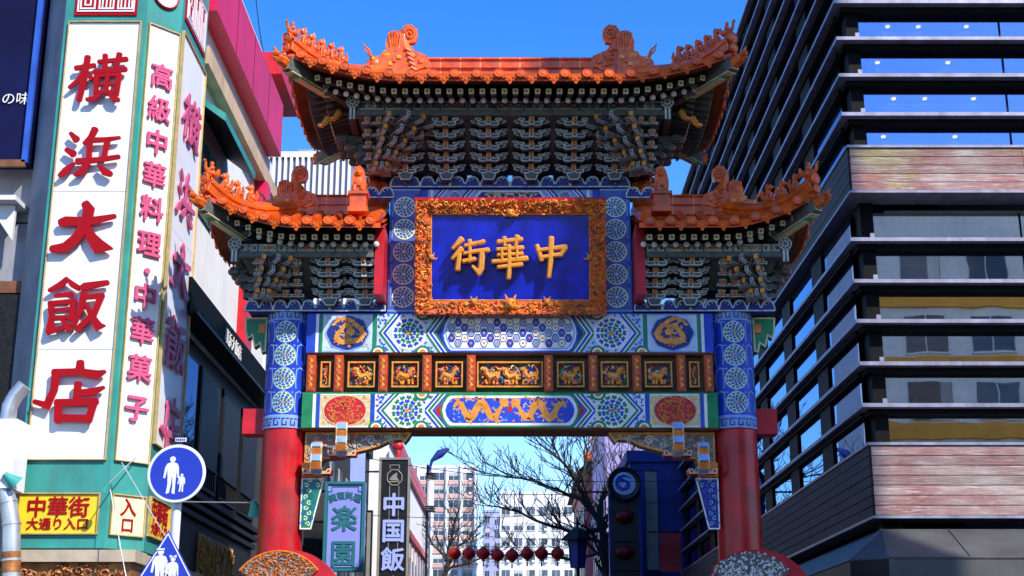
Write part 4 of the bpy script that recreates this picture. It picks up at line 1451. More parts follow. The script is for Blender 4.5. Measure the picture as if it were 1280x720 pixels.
# ---------------------------------------------------------------- hanging name plaque
PW, PH, PT = 3.74, 2.26, .23
plq = thing('name_plaque', 'blue name plaque with gold characters in a carved gilded frame, hung on gate', 'plaque', (GX + .01, GY - .52, 8.70))
plq.rotation_euler = (R(12.5), 0, 0)
bd = MB().box(-PW / 2 + .30, PW / 2 - .30, -.03, .03, .26, PH - .26).build('blue_board', m_plq, plq)
hw = PW / 2
m_frd = mat('frame_ground', (0.66, 0.085, 0.010), 0.5, 0.4, 8, 0.3)
def frame_bar(poly, nm):
    mb = MB()
    n = len(poly)
    vs = [(x, -.16 if k < 2 else -.06, z) for k, (x, z) in enumerate(poly)] + [(x, .05, z) for x, z in poly]
    mb.add(vs, [(0, 1, 2, 3), (7, 6, 5, 4), (0, 4, 5, 1), (1, 5, 6, 2), (2, 6, 7, 3), (3, 7, 4, 0)])
    return mb.build(nm, m_frd, plq)
bars = {'t': [(hw, PH), (-hw, PH), (-hw + .31, PH - .27), (hw - .31, PH - .27)], 'b': [(-hw, 0), (hw, 0), (hw - .31, .27), (-hw + .31, .27)],
        'l': [(-hw, PH), (-hw, 0), (-hw + .31, .27), (-hw + .31, PH - .27)], 'r': [(hw, 0), (hw, PH), (hw - .31, PH - .27), (hw - .31, .27)]}
r = random.Random(17)
for k, poly in bars.items():
    b = frame_bar(poly, 'frame_rail')
    c = MB()
    cnt = 260 if k in 'tb' else 165
    for i in range(cnt):
        p, q = r.random(), r.uniform(.06, .94)
        a = Vector(poly[0]).lerp(Vector(poly[1]), p)
        e = Vector(poly[3]).lerp(Vector(poly[2]), p)
        u = a.lerp(e, q)
        y = -.16 + .10 * q
        bb, rr, dr = r.uniform(0, 6.28), r.uniform(.025, .06), r.choice((-1, 1))
        c.tube([(u.x + rr * (1 - j * .13) * math.cos(bb + dr * j * .9), y - .012 - .006 * j, u.y + rr * (1 - j * .13) * math.sin(bb + dr * j * .9)) for j in range(6)], [.007, .014, .016, .015, .013, .010], 5, r.choice((0, 0, 0, 0, 1, 1, 2)))
    # scalloped outer rim
    for i in range(int(30 if k in 'tb' else 18)):
        u = Vector(poly[0]).lerp(Vector(poly[1]), (i + .5) / (30 if k in 'tb' else 18))
        if k != 't':
            c.ball((u.x, -.11, u.y), (.045, .04, .035), 6, 0)
    stuff(c.build('frame_carving', [m_car, m_gol, m_brn], b, True))
MB().box(-hw - .03, hw + .03, -.14, .06, PH + .003, PH + .05).build('top_rail', m_red, plq)
lip = MB()
x, z0_, z1_ = hw - .30, .275, PH - .275
for (a, b) in (((-x, z0_), (x, z0_)), ((x, z0_), (x, z1_)), ((x, z1_), (-x, z1_)), ((-x, z1_), (-x, z0_))):
    lip.tube([(a[0], -.055, a[1]), (b[0], -.055, b[1])], .016, 6)
lip.build('inner_moulding', m_gol, plq)
for (x, z, f) in ((0, PH - .26, 1.0), (0, .20, 1.35), (-.72, .24, .8), (.72, .24, .8), (-hw + .31, 1.12, .7), (hw - .31, 1.12, .7)):
    k = MB()
    k.ball((0, -.06, 0), (.085, .07, .09), 9)
    k.ball((0, -.13, -.02), (.045, .04, .035), 7)
    for sd in (-1, 1):
        k.ball((sd * .045, -.11, .03), .022, 6)
        k.tube([(sd * .05, -.06, .07), (sd * .08, -.06, .14)], [.025, .008], 6)
        k.tube([(sd * .06, -.06, -.04), (sd * .13, -.06, -.05), (sd * .17, -.05, .0)], [.03, .025, .01], 6)
    o = k.build('dragon_mask', m_gol, plq, True, (x, -.06, z))
    o.scale = (f, f, f)
for (x, z, ch, w, h) in ((-.80, 1.13, '街', .76, .80), (-.02, 1.12, '華', .72, .90), (.80, 1.12, '中', .66, .84)):
    ob('gold_character', brush_char(ch, w, h, .12, m_pgold, True, 1.06), plq, (x, -.15, z))
    pegs = MB()
    for (a, b) in ((0, .12), (0, -.12)):
        pegs.tube([(a, .12, b), (a, -.02, b)], .02, 6)
    pegs.build('standoff', m_gol, plq, False, (x, -.15, z))
# ================================================================ left side: sign tower and restaurant building
m_teal = mat('teal_metal', (0.035, 0.27, 0.24), 0.5, 0.2, 1.5, 0.05, dirt=0.4)
m_pan = mat('sign_white', (0.80, 0.80, 0.83), 0.35, 0.05, 1.0, spec=0.5)
m_sred = mat('sign_red', (0.34, 0.0, 0.004), 0.5, 0.1, 4, spec=.2)
m_smag = mat('sign_crimson_washed', (0.58, 0.085, 0.20), 0.5, 0.12, 4)  # crimson, paled to put the light-washed look of red letters into the colour
m_trim = mat('gold_trim', (0.62, 0.42, 0.16), 0.4, 0.2, 6, metal=0.3)
m_yels = mat('sign_yellow', (0.86, 0.58, 0.02), 0.4, 0.1, 4)
m_crem = mat('sign_cream', (0.86, 0.74, 0.42), 0.4, 0.1, 4)
m_wall = mat('white_render', (0.82, 0.81, 0.80), 0.75, 0.06, 1.2, 0.1, dirt=0.12)
m_mag = mat('magenta_panel', (0.62, 0.008, 0.085), 0.45, 0.12, 0.8, dirt=0.15)
m_crm = mat('cream_cornice', (0.60, 0.42, 0.24), 0.6, 0.15, 1.5, dirt=0.3)
m_gran = mat('black_granite', (0.013, 0.013, 0.014), 0.5, 0.5, 14, 0.05, spec=0.2)
m_dark = mat('dark_metal', (0.012, 0.012, 0.013), 0.5, 0.3, 3, spec=.2)
m_conc = mat('grey_concrete', (0.27, 0.27, 0.31), 0.8, 0.2, 1.4, 0.2, dirt=0.4)
m_nav = mat('navy_board', (0.004, 0.005, 0.045), 0.6, 0.4, 0.7, spec=.15)
m_pur = mat('purple_board', (0.05, 0.008, 0.085), 0.6, 0.3, 0.8)
m_bedge = mat('blue_edge', (0.03, 0.10, 0.48), 0.4, 0.2, 2)
m_steel = mat('galvanised_steel', (0.55, 0.56, 0.60), 0.35, 0.2, 3, 0.08, metal=0.7)
m_acw = mat('appliance_white', (0.74, 0.74, 0.78), 0.45, 0.06, 2)
m_copp = mat('copper_relief', (0.34, 0.13, 0.04), 0.45, 0.45, 5, 0.5, metal=0.35, dirt=0.3)
m_beig = mat('beige_stone', (0.46, 0.38, 0.28), 0.7, 0.15, 3, 0.15, dirt=0.3)
m_gold2 = mat('dull_gold', (0.42, 0.23, 0.05), 0.45, 0.4, 8, 0.3, metal=0.4)
g_dark = glass_mat('dark_glass', (0.10, 0.12, 0.16), 0.0, 0.02, (.35, .5, .9))
m_room = mat('dim_interior', (0.03, 0.035, 0.06), 0.8, 0.3, 2)

TZ0, TZ1 = 4.12, 17.6
twr = thing('sign_tower', 'tall teal-framed sign tower with big red characters on white panels', 'sign', (-8.3, 27.6, 0))
def tw(p):
    return (p[0] + 8.3, p[1] - 27.6, p[2])
plan = [(-9.95, 27.02), (-9.34, 26.28), (-7.63, 26.28), (-7.05, 26.90), (-7.05, 29.20), (-9.95, 29.20)]
n = len(plan)
vs = [tw((x, y, TZ0)) for x, y in plan] + [tw((x, y, TZ1)) for x, y in plan]
MB().add(vs, [(i, (i + 1) % n, n + (i + 1) % n, n + i) for i in range(n)] + [tuple(range(n))[::-1], tuple(range(n, 2 * n))], [2, 0, 0, 0, 2, 0, 0, 0]).build('tower_body', [m_teal, m_dark, m_conc], twr)
class Face:
    """a wall face from plan point a to b; put() places a -y facing mesh on it at distance d from a, height z"""
    def __init__(s, a, b):
        s.a, s.b = Vector(a), Vector(b)
        s.d = (s.b - s.a).normalized()
        s.L = (s.b - s.a).length
        s.rz = math.atan2(s.d.y, s.d.x)
        s.n = Vector((s.d.y, -s.d.x))
    def loc(s, t, z, off=0.0):
        p = s.a + s.d * t + s.n * off
        return (p.x, p.y, z)
F1, F2, F3 = Face(plan[1], plan[2]), Face(plan[2], plan[3]), Face(plan[3], plan[4])
def fput(nm, me, F, t, z, off, parent=None):
    return ob(nm, me, twr if parent is None else parent, tw(F.loc(t, z, off)), (0, 0, F.rz))
def zpx(y, Y):
    return at(640, y, Y).z
def panel(F, t0, t1, z0, z1, m, seams=(), nm='sign_panel'):
    cuts = [z0] + sorted(seams) + [z1]
    w = t1 - t0
    for a, b in zip(cuts[:-1], cuts[1:]):
        fput(nm, MB().box(-w / 2, w / 2, -.028, -.003, a + .006, b - .006).mesh(nm, m), F, (t0 + t1) / 2, 0, 0)
    fm = MB()
    for (x0, x1, a, b) in ((-w / 2 - .022, -w / 2, z0 - .022, z1 + .022), (w / 2, w / 2 + .022, z0 - .022, z1 + .022), (-w / 2, w / 2, z0 - .022, z0), (-w / 2, w / 2, z1, z1 + .022)):
        fm.box(x0, x1, -.07, -.003, a, b)
    fput('panel_frame', fm.mesh('panel_frame', m_trim), F, (t0 + t1) / 2, 0, 0)
Z = lambda y: zpx(y, 26.28)
panel(F1, .13, 1.60, Z(574), Z(29), m_pan, (Z(437), Z(240)))
for ch, y, w, h in (('横', 101, 1.18, 1.12), ('浜', 194, 1.22, 1.12), ('大', 289, 1.24, 1.14), ('飯', 385, 1.20, 1.18), ('店', 491, 1.34, 1.22)):
    fput('red_character', brush_char(ch, w, h, .035, m_sred, False, 1.12), F1, .84, Z(y), .13)
    pg = MB()
    for (a, b) in ((-.3, .2), (.3, .2), (-.3, -.3), (.3, -.3)):
        pg.tube([(a, .13, b), (a, .0, b)], .012, 5)
# narrow chamfer panel
panel(F2, .07, .78, zpx(576, 26.5), zpx(35, 26.5), m_pan)
for ch, y in (('高', 97), ('級', 138), ('中', 179), ('華', 220), ('料', 262), ('理', 306), ('・', 340), ('中', 371), ('華', 414), ('菓', 461), ('子', 512)):
    me = text_mesh('washed_red_character', ch, .56 if ch != '・' else .5, m_smag, .05, .02)
    fput('washed_red_character', me, F2, .42, zpx(y, 26.6), .045)
# street-side panel
panel(F3, .08, 2.22, zpx(560, 27.6), zpx(66, 28), m_pan, (zpx(300, 28),))
for ch, y, Yc in (('横', 152, 28), ('浜', 247, 28), ('大', 338, 28), ('飯', 432, 28), ('店', 530, 28)):
    fput('red_character', brush_char(ch, 1.6, 1.15, .03, m_smag), F3, 1.12, zpx(y, Yc), .06)
# seal-script heads over the panels
def seal(F, t0, t1, z0, z1):
    w, h = t1 - t0, z1 - z0
    fput('seal_panel', MB().box(-w / 2, w / 2, -.03, -.003, z0, z1).mesh('seal_panel', m_sred), F, (t0 + t1) / 2, 0, 0)
    s = MB()
    def fr(x0, x1, a, b, t=.03):
        for q in ((x0, x1, a, a + t), (x0, x1, b - t, b), (x0, x0 + t, a + t, b - t), (x1 - t, x1, a + t, b - t)):
            s.box(q[0], q[1], -.045, -.031, q[2], q[3])
    fr(-w * .46, w * .46, z0 + .08, z1 - .08)
    k = 0
    for c0 in (-.42, -.12, .18):
        a, b = w * c0, w * (c0 + .25)
        fr(a, b, z0 + .14, z1 - .14, .032)
        if k == 0:
            fr(a + .09, b - .09, z0 + .22, z0 + .52, .03)
            s.box((a + b) / 2 - .015, (a + b) / 2 + .015, -.045, -.031, z0 + .55, z1 - .2)
        else:
            for j in range(1, 4):
                x = a + (b - a) * j / 4
                s.box(x - .014, x + .014, -.045, -.031, z0 + .18, z1 - (.2 if j % 2 else .5))
        k += 1
    fput('seal_script', s.mesh('seal_script', m_pan), F, (t0 + t1) / 2, 0, 0)
seal(F1, .20, 1.50, Z(20), Z(20) + 1.3)
seal(F3, .18, 2.10, zpx(48, 28), zpx(48, 28) + 1.2)
em = MB().lathe([(.0, 0), (.30, 0), (.30, .03), (.0, .03)], 24, axis='y').mesh('round_emblem', m_pan)
fput('round_emblem', em, F2, .40, zpx(4, 26.5) + .22, .01)
em = MB()
em.tube([(.30 * math.cos(t * .26), 0, .30 * math.sin(t * .26)) for t in range(25)], .025, 6)
fput('emblem_ring', em.mesh('emblem_ring', m_sred), F2, .40, zpx(4, 26.5) + .22, .04)
# yellow direction panels near the foot
def yellow(F, t0, t1, z0, z1, m, lines, cm):
    panel(F, t0, t1, z0, z1, m, (), 'direction_panel')
    for (txt, size, z, t) in lines:
        fput('lettering', text_mesh('lettering', txt, size, cm, .012, .02), F, t, z, .034)
Z2 = lambda y: zpx(y, 26.3)
yellow(F1, .06, 1.55, Z2(667), Z2(618), m_yels, (('中華街', .40, Z2(634), .80), ('大通り入口', .235, Z2(655), .80)), m_sred)
yellow(F2, .08, .78, Z2(667), Z2(618), m_crem, (('入', .36, Z2(632), .43), ('口', .30, Z2(655), .43)), m_sred)
yellow(F3, .12, 1.7, zpx(674, 27.8), zpx(628, 27.8), m_yels, (('中華街', .44, zpx(642, 27.8), .9), ('大通り入口', .25, zpx(663, 27.8), .9)), m_sred)

# restaurant building behind the tower
res = thing('restaurant_building', 'white restaurant building with magenta fascia and black canopy behind sign tower', 'building', (-7.3, 36, 0))
def rs(p):
    return (p[0] + 7.3, p[1] - 36, p[2])
def rbox(nm, x0, x1, y0, y1, z0, z1, m, parent=None):
    return MB().box(x0 + 7.3, x1 + 7.3, y0 - 36, y1 - 36, z0, z1).build(nm, m, res if parent is None else parent)
rbox('wall', -15, -7.3, 29.25, 39.6, 9.3, 16.9, m_wall)
rbox('lower_wall', -15, -7.35, 27.1, 39.6, 3.6, 9.29, m_gran)
rbox('ground_floor', -15, -7.6, 27.0, 39.6, 0.13, 3.59, m_gran)
rbox('ledge', -10.1, -7.0, 26.15, 27.0, 3.86, 4.08, m_beig)
fz = rbox('relief_frieze', -10.0, -7.1, 26.3, 26.98, 2.9, 3.855, m_copp)
rl = MB()
r = random.Random(31)
for i in range(120):
    x, z, b, q = r.uniform(-2.6, .1), r.uniform(3.0, 3.82), r.uniform(0, 6.28), r.uniform(.05, .10)
    rl.tube([(x + q * (1 - j * .12) * math.cos(b + j * .8), 26.28 - 36 - .01 * j, z + q * (1 - j * .12) * math.sin(b + j * .8)) for j in range(7)], .025, 5)
stuff(rl.build('relief_scrolls', m_copp, fz))
rbox('ledge', -7.55, -7.05, 27.05, 33, 3.86, 4.08, m_beig)
fas = rbox('magenta_fascia', -7.29, -6.9, 29.4, 38.7, 16.85, 18.5, m_mag)
for y in (31.7, 34.0, 36.3):
    rbox('fascia_joint', -6.899, -6.893, y, y + .03, 16.86, 18.49, m_dark, fas)
rbox('fascia_cap', -7.6, -6.75, 37.3, 40.5, 18.9, 19.6, m_red)
rbox('roof_block', -14.5, -7.5, 30, 38.5, 16.91, 20.0, m_wall)
rbox('cornice', -7.29, -7.0, 29.3, 39.55, 15.45, 15.9, m_crm)
rbox('magenta_post', -7.29, -6.95, 37.0, 37.6, 11.5, 15.44, m_mag)
rbox('red_strip', -7.29, -7.05, 35.6, 36.5, 10.25, 12.6, m_red)
for (y0, y1, z0, z1) in ((30.3, 31.8, 12.2, 14.0), (32.6, 34.1, 12.2, 14.0), (38.0, 39.2, 12.0, 14.2)):
    w = rbox('window', -7.298, -7.24, y0, y1, z0, z1, m_teal)
    rbox('pane', -7.238, -7.232, y0 + .08, y1 - .08, z0 + .08, z1 - .08, m_room, w)
    rbox('mullion', -7.231, -7.20, (y0 + y1) / 2 - .03, (y0 + y1) / 2 + .03, z0 + .08, z1 - .08, m_teal, w)
aw = MB()
aw.add([rs((-7.29, 29.4, 14.75)), rs((-6.55, 29.4, 14.25)), rs((-6.55, 33.2, 14.25)), rs((-7.29, 33.2, 14.75)),
        rs((-7.29, 29.4, 14.62)), rs((-6.55, 29.4, 14.06)), rs((-6.55, 33.2, 14.06)), rs((-7.29, 33.2, 14.62))],
       [(0, 1, 2, 3), (4, 7, 6, 5), (1, 5, 6, 2), (0, 4, 5, 1), (3, 2, 6, 7)], [0, 1, 0, 0, 0])
aw.build('window_awning', [m_teal, m_dark], res)
m_cblk = mat('canopy_black', (0.005, 0.005, 0.006), 0.7, 0.3, 3, spec=.08)
can = rbox('black_canopy', -7.34, -6.95, 28.9, 39.58, 9.45, 10.2, m_cblk)
rbox('canopy_soffit', -7.34, -6.80, 28.9, 39.58, 9.38, 9.448, m_dark)
me = text_mesh('lettering', '横浜大飯店', .42, m_whi, .012, .01)
ob('canopy_lettering', me, can, rs((-6.945, 33.6, 9.83)), (0, 0, R(90)))
for i in range(4):
    y0 = 29.3 + i * 2.6
    w = rbox('window', -7.348, -7.28, y0, y0 + 2.2, 6.1, 8.9, m_dark)
    rbox('pane', -7.278, -7.272, y0 + .1, y0 + 2.1, 6.2, 8.8, g_dark if i == 0 else m_gran, w)
    rbox('window_rail', -7.271, -7.22, y0 + .1, y0 + 2.1, 6.62, 6.66, m_dark, w)
    for k in range(8):
        rbox('baluster', -7.27, -7.245, y0 + .2 + k * .24, y0 + .23 + k * .24, 6.2, 6.619, m_dark, w)
for i, z in enumerate((5.75, 5.55, 5.35)):
    rbox('string_course', -7.349, -7.1 - i * .07, 28.9, 39.58, z, z + .12, m_gran)
gs = thing('gilded_wall_relief', 'dull gold carved relief on black granite wall behind left red pillar', 'relief', (-7.35, 35, 4.0))
r = random.Random(44)
for k in range(5):
    g = MB()
    for i in range(26):
        y, z, b, q = r.uniform(-.32, .32), r.uniform(-.5, 1.0), r.uniform(0, 6.28), r.uniform(.05, .13)
        g.tube([(.02 + .008 * j, y + q * math.cos(b + j * .8), z + q * math.sin(b + j * .8)) for j in range(5)], .035, 5)
    g.box(-.02, .02, -.35, .35, -.55, 1.1, 0)
    g.build('relief_panel', m_gold2, gs, True, (.03, -1.9 + k * .85, 0))

# neighbour building at the far edge
nb = thing('corner_shop_building', 'grey building with dark blue billboard beside sign tower', 'building', (-12, 29, 0))
def nbx(nm, x0, x1, y0, y1, z0, z1, m, parent=None):
    return MB().box(x0 + 12, x1 + 12, y0 - 29, y1 - 29, z0, z1).build(nm, m, nb if parent is None else parent)
nbx('wall', -18, -10.0, 27.4, 40, 9.4, 17.5, m_conc)
nbx('lower_wall', -18, -10.0, 27.9, 40, .13, 9.39, m_dark)
nbx('wall_ledge', -18, -10.02, 27.2, 27.399, 9.35, 9.6, m_brn)
nbx('wall_joint', -18, -10.02, 27.385, 27.398, 10.9, 10.93, m_dark)
bb = nbx('billboard', -18, -10.05, 26.9, 27.38, 12.1, 17.4, m_nav)
nbx('billboard_panel', -18, -11.05, 26.88, 26.899, 12.25, 17.3, m_pur, bb)
nbx('billboard_edge', -10.14, -10.03, 26.80, 26.898, 12.05, 17.4, m_bedge, bb)
nbx('billboard_sill', -18, -10.06, 26.80, 26.879, 11.95, 12.1, m_brn, bb)
p = at(20, 123, 26.87)
ob('billboard_lettering', text_mesh('lettering', 'の味', .30, m_whi, .01, .0), bb, (p.x + 12, 26.875 - 29, p.z))
for (x0, x1) in ((-13.2, -11.7), (-11.5, -10.3)):
    w = nbx('window', x0, x1, 27.82, 27.898, 6.4, 9.0, m_dark)
    nbx('pane', x0 + .08, x1 - .08, 27.80, 27.818, 6.5, 8.9, g_dark, w)
    for k in range(9):
        x = x0 + .1 + k * (x1 - x0 - .2) / 8
        nbx('bar', x - .012, x + .012, 27.74, 27.765, 6.5, 8.9, m_steel, w)
hd = nbx('hood', -18, -10.1, 26.6, 27.39, 11.15, 11.25, m_acw)
MB().prism([(0, 0), (.55, -.75), (.55, 0)], -.06, .06).build('hood_bracket', m_acw, hd, False, (-10.75 + 12, 26.95 - 29, 11.14))

duct = thing('exhaust_duct', 'curved silver exhaust duct rising beside white unit at left edge', 'duct', (-9.6, 25.6, 0))
d = MB()
def dp(px, py):
    q = at(px, py, 25.6)
    return (q.x + 9.6, 0, q.z)
path = [dp(14, 780), dp(14, 700), dp(14, 655), dp(10, 628), dp(3, 606), dp(-6, 590)]
d.tube(path, .165, 16)
d.build('lower_pipe', m_steel, duct, True)
for i in (1, 2, 3, 4):
    a, b = Vector(path[i]), (Vector(path[i + 1]) - Vector(path[i - 1])).normalized() * .02
    MB().tube([a - b, a + b], .18, 16).build('pipe_band', m_steel, duct, True)
MB().tube([dp(8, 716), dp(8, 690)], .17, 14).build('pipe_sleeve', m_copp, duct, True, (.09, -.005, 0))
path = [dp(10, 524), dp(12, 508), dp(20, 494), dp(31, 482)]
MB().tube([dp(4, 530)] + path, .15, 14).build('upper_pipe', m_steel, duct, True)
a = dp(-20, 612); b = dp(27, 526)
MB().box(a[0], b[0], -.2, .5, a[2], b[2]).build('unit_casing', m_acw, duct)
m_cone = mat('lamp_green', (0.05, 0.33, 0.28), 0.4, 0.15, 4)
def flood(px, py, Y, aim, armto, label, f=1.0):
    p = at(px, py, Y)
    t = thing('floodlight', label, 'floodlight', tuple(p), 0, 'green floodlights on thin arms')
    d = Vector(aim).normalized()
    c = MB().tube([-d * .13 * f, d * .0, d * .16 * f], [.05 * f, .09 * f, .16 * f], 12)
    c.build('lamp_hood', m_cone, t, True)
    MB().tube([d * .161 * f, d * .164 * f], [.15 * f, .14 * f], 12).build('lamp_glass', m_acw, t)
    MB().tube([-d * .08, Vector(armto) - p], .012, 6).build('arm', m_steel, t)
flood(12, 598, 25.4, (.6, .3, -.5), at(34, 560, 26.3), 'green floodlight beside silver duct at left edge')
flood(134, 608, 25.7, (-.4, .3, -.6), at(170, 572, 26.5), 'green floodlight hanging in front of teal tower foot', .5)
flood(318, 633, 27.2, (.1, .5, -.7), at(214, 627, 27.5), 'green floodlight on long thin rod beside left red pillar')
# ================================================================ right side: dark glazed building with boarded bands
m_blkw = mat('black_cladding', (0.005, 0.005, 0.006), 0.6, 0.4, 2, spec=.1)
m_sill = mat('sill_metal', (0.26, 0.26, 0.36), 0.45, 0.25, 3, metal=0.3, rand=.12, dirt=.6)
m_board = mat('pink_board', (0.50, 0.34, 0.33), 0.7, 0.2, 2)
g_front = glass_mat('front_glass_sky_blue', (0.88, 0.91, 0.96), 0.40, 0.01, (.50, .64, 1.0), .05)  # blue mirror colour paints the sky reflection of the upper rows
g_low = glass_mat('front_glass_neutral', (0.88, 0.90, 0.92), 0.46, 0.01, (.90, .90, .92), .05)  # same glazing with a neutral mirror colour for the lower rows
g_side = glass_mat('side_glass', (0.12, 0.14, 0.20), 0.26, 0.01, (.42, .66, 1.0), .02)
m_metalr = mat('sheet_metal_roof', (0.085, 0.085, 0.085), 0.5, 0.25, 1.6, 0.1, metal=0.2, dirt=0.3)
m_ceil = mat('office_ceiling', (0.30, 0.31, 0.34), 0.8, 0.1, 2)
m_back = mat('office_back', (0.045, 0.06, 0.14), 0.8, 0.25, 1)
m_lamp = mat('downlight', (1.0, 0.72, 0.38), 0.5, 0.02, 1, emit=2.0)
m_tubew = mat('duct_white', (0.6, 0.6, 0.62), 0.5, 0.1, 2)
def weathered_board(name, dark):
    """painted timber boarding: pinkish white worn through to ochre and rust along the grain"""
    m = bpy.data.materials.new(name)
    m.use_nodes = True
    nt = m.node_tree
    b = nt.nodes['Principled BSDF']
    b.inputs['Roughness'].default_value = 0.7
    tc = nt.nodes.new('ShaderNodeTexCoord')
    geo = nt.nodes.new('ShaderNodeNewGeometry')
    def noise(sc, det, vec, rough=.6):
        n_ = nt.nodes.new('ShaderNodeTexNoise')
        n_.inputs['Scale'].default_value = sc
        n_.inputs['Detail'].default_value = det
        n_.inputs['Roughness'].default_value = rough
        mp_ = nt.nodes.new('ShaderNodeMapping')
        mp_.inputs['Scale'].default_value = vec
        nt.links.new(geo.outputs['Position'], mp_.inputs['Vector'])
        nt.links.new(mp_.outputs[0], n_.inputs['Vector'])
        return n_
    def ramp(n_, stops):
        r_ = nt.nodes.new('ShaderNodeValToRGB')
        while len(r_.color_ramp.elements) < len(stops):
            r_.color_ramp.elements.new(.5)
        for e, (p_, c_) in zip(r_.color_ramp.elements, stops):
            e.position = p_
            e.color = (*c_, 1)
        nt.links.new(n_.outputs['Fac'], r_.inputs['Fac'])
        return r_
    def mix(f, a, c):
        x = nt.nodes.new('ShaderNodeMix')
        x.data_type = 'RGBA'
        nt.links.new(f, x.inputs['Factor'])
        nt.links.new(a, x.inputs['A'])
        nt.links.new(c, x.inputs['B'])
        return x.outputs['Result']
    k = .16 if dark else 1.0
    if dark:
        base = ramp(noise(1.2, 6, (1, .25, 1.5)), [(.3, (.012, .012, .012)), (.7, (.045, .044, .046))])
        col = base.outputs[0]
    else:
        base = ramp(noise(.9, 5, (.6, 1, 1.1)), [(.36, (.28, .085, .075)), (.47, (.36, .17, .16)), (.58, (.44, .30, .28)), (.72, (.54, .46, .43))])
        ochre = ramp(noise(.55, 4, (.8, 1, 1.6)), [(.0, (.30, .27, .10)), (1, (.40, .34, .12))])
        fo = ramp(noise(.75, 6, (.7, 1, 1.0), .65), [(.54, (0, 0, 0)), (.66, (.85, .85, .85))])
        col = mix(fo.outputs[0], base.outputs[0], ochre.outputs[0])
        rust = ramp(noise(2, 4, (1, 1, 1)), [(.0, (.55, .10, .03)), (1, (.62, .14, .05))])
        frr = ramp(noise(1.1, 7, (.5, 1, 1.2), .7), [(.60, (0, 0, 0)), (.70, (.7, .7, .7))])
        col = mix(frr.outputs[0], col, rust.outputs[0])
        white = ramp(noise(3, 3, (1, 1, 1)), [(0, (.66, .62, .60)), (1, (.78, .74, .72))])
        fw = ramp(noise(16, 10, (.12, 1, 3.0), .8), [(.53, (0, 0, 0)), (.62, (.85, .85, .85))])
        col = mix(fw.outputs[0], col, white.outputs[0])
    grain = ramp(noise(22, 10, (.10, .10, 5), .75), [(.36, (.42, .40, .40)), (.62, (1.1, 1.1, 1.1))])
    mu = nt.nodes.new('ShaderNodeMix')
    mu.data_type = 'RGBA'
    mu.blend_type = 'MULTIPLY'
    mu.inputs['Factor'].default_value = 1.0
    nt.links.new(col, mu.inputs['A'])
    nt.links.new(grain.outputs[0], mu.inputs['B'])
    oi = nt.nodes.new('ShaderNodeObjectInfo')
    hv = nt.nodes.new('ShaderNodeHueSaturation')
    mr = nt.nodes.new('ShaderNodeMapRange')
    mr.inputs['To Min'].default_value = .72
    mr.inputs['To Max'].default_value = 1.15
    nt.links.new(oi.outputs['Random'], mr.inputs['Value'])
    nt.links.new(mr.outputs['Result'], hv.inputs['Value'])
    nt.links.new(mu.outputs['Result'], hv.inputs['Color'])
    nt.links.new(hv.outputs[0], b.inputs['Base Color'])
    bp = nt.nodes.new('ShaderNodeBump')
    bp.inputs['Strength'].default_value = .35
    bp.inputs['Distance'].default_value = .01
    nt.links.new(noise(9, 8, (.12, .12, 6), .7).outputs['Fac'], bp.inputs['Height'])
    nt.links.new(bp.outputs[0], b.inputs['Normal'])
    MATS[name] = m
    return m
m_wb, m_wbd = weathered_board('weathered_board', False), weathered_board('shaded_board', True)  # second copy puts the unlit street side's shade into the board colour

gb = thing('glazed_building', 'dark modern building with metal sills, glass and weathered board bands', 'building', (7.5, 28.3, 0))
def gbx(nm, x0, x1, y0, y1, z0, z1, m, parent=None):
    return MB().box(x0 - 7.5, x1 - 7.5, y0 - 28.3, y1 - 28.3, z0, z1).build(nm, m, gb if parent is None else parent)
XE, YE, TOP = 17.0, 60.0, 21.6
ZR = lambda y: zpx(y, 27.95)
zs_sill = [ZR(46) + .9 * k for k in range(7, 0, -1)] + [ZR(46), ZR(92), ZR(140.5)]
zs_low = [ZR(297), ZR(349), ZR(399), ZR(452), ZR(504)]
bandU = (ZR(247), ZR(188))
bandL = (ZR(650), ZR(556))
# core: floors, back wall, corner pier
gbx('core_wall', 10.2, XE, 31.4, YE, .13, TOP, m_back)
gbx('corner_pier', 7.5, 7.78, 28.3, 28.75, 3.2, TOP, m_blkw)
gbx('side_wall', 7.9, 8.1, 28.76, YE, 3.2, TOP, m_room)
gbx('ground_floor', 7.6, XE, 28.6, YE, .13, 3.3, m_dark)
gbx('parapet', 7.45, XE, 28.25, YE, TOP, TOP + .3, m_blkw)
allz = sorted(zs_sill + zs_low + [bandU[0], bandL[0]])
# sills: shelf with a thin bright nose, on the front and down the street side
def sill(z):
    for (x0, x1) in ((7.17, 9.3), (9.305, 11.4), (11.405, 13.5), (13.505, XE)):
        j = rnd.uniform(-.003, .003)
        gbx('sill', x0, x1, 27.93 + j, 28.289, z - .08, z + j, m_sill)
    for k in range(8):
        y0 = 28.292 + k * 4.0
        j = rnd.uniform(-.003, .003)
        gbx('sill', 7.17 + j, 7.50, y0, min(YE, y0 + 3.992), z - .08, z + j, m_sill)
    s = MB()
    s.box(7.36 - 7.5, XE - 7.5, 28.14 - 28.3, 28.6 - 28.3, z - .19, z - .082, 0)
    s.box(7.30 - 7.5, 7.50 - 7.5, 28.601 - 28.3, YE - 28.3, z - .17, z - .082, 0)
    s.box(7.55 - 7.5 + .05, 7.55 - 7.5 + .14, -.352, -.30, z + .005, z + .10, 1)
    s.build('sill_bracket', [m_blkw, m_sill], gb)
for z in zs_sill + zs_low:
    sill(z)
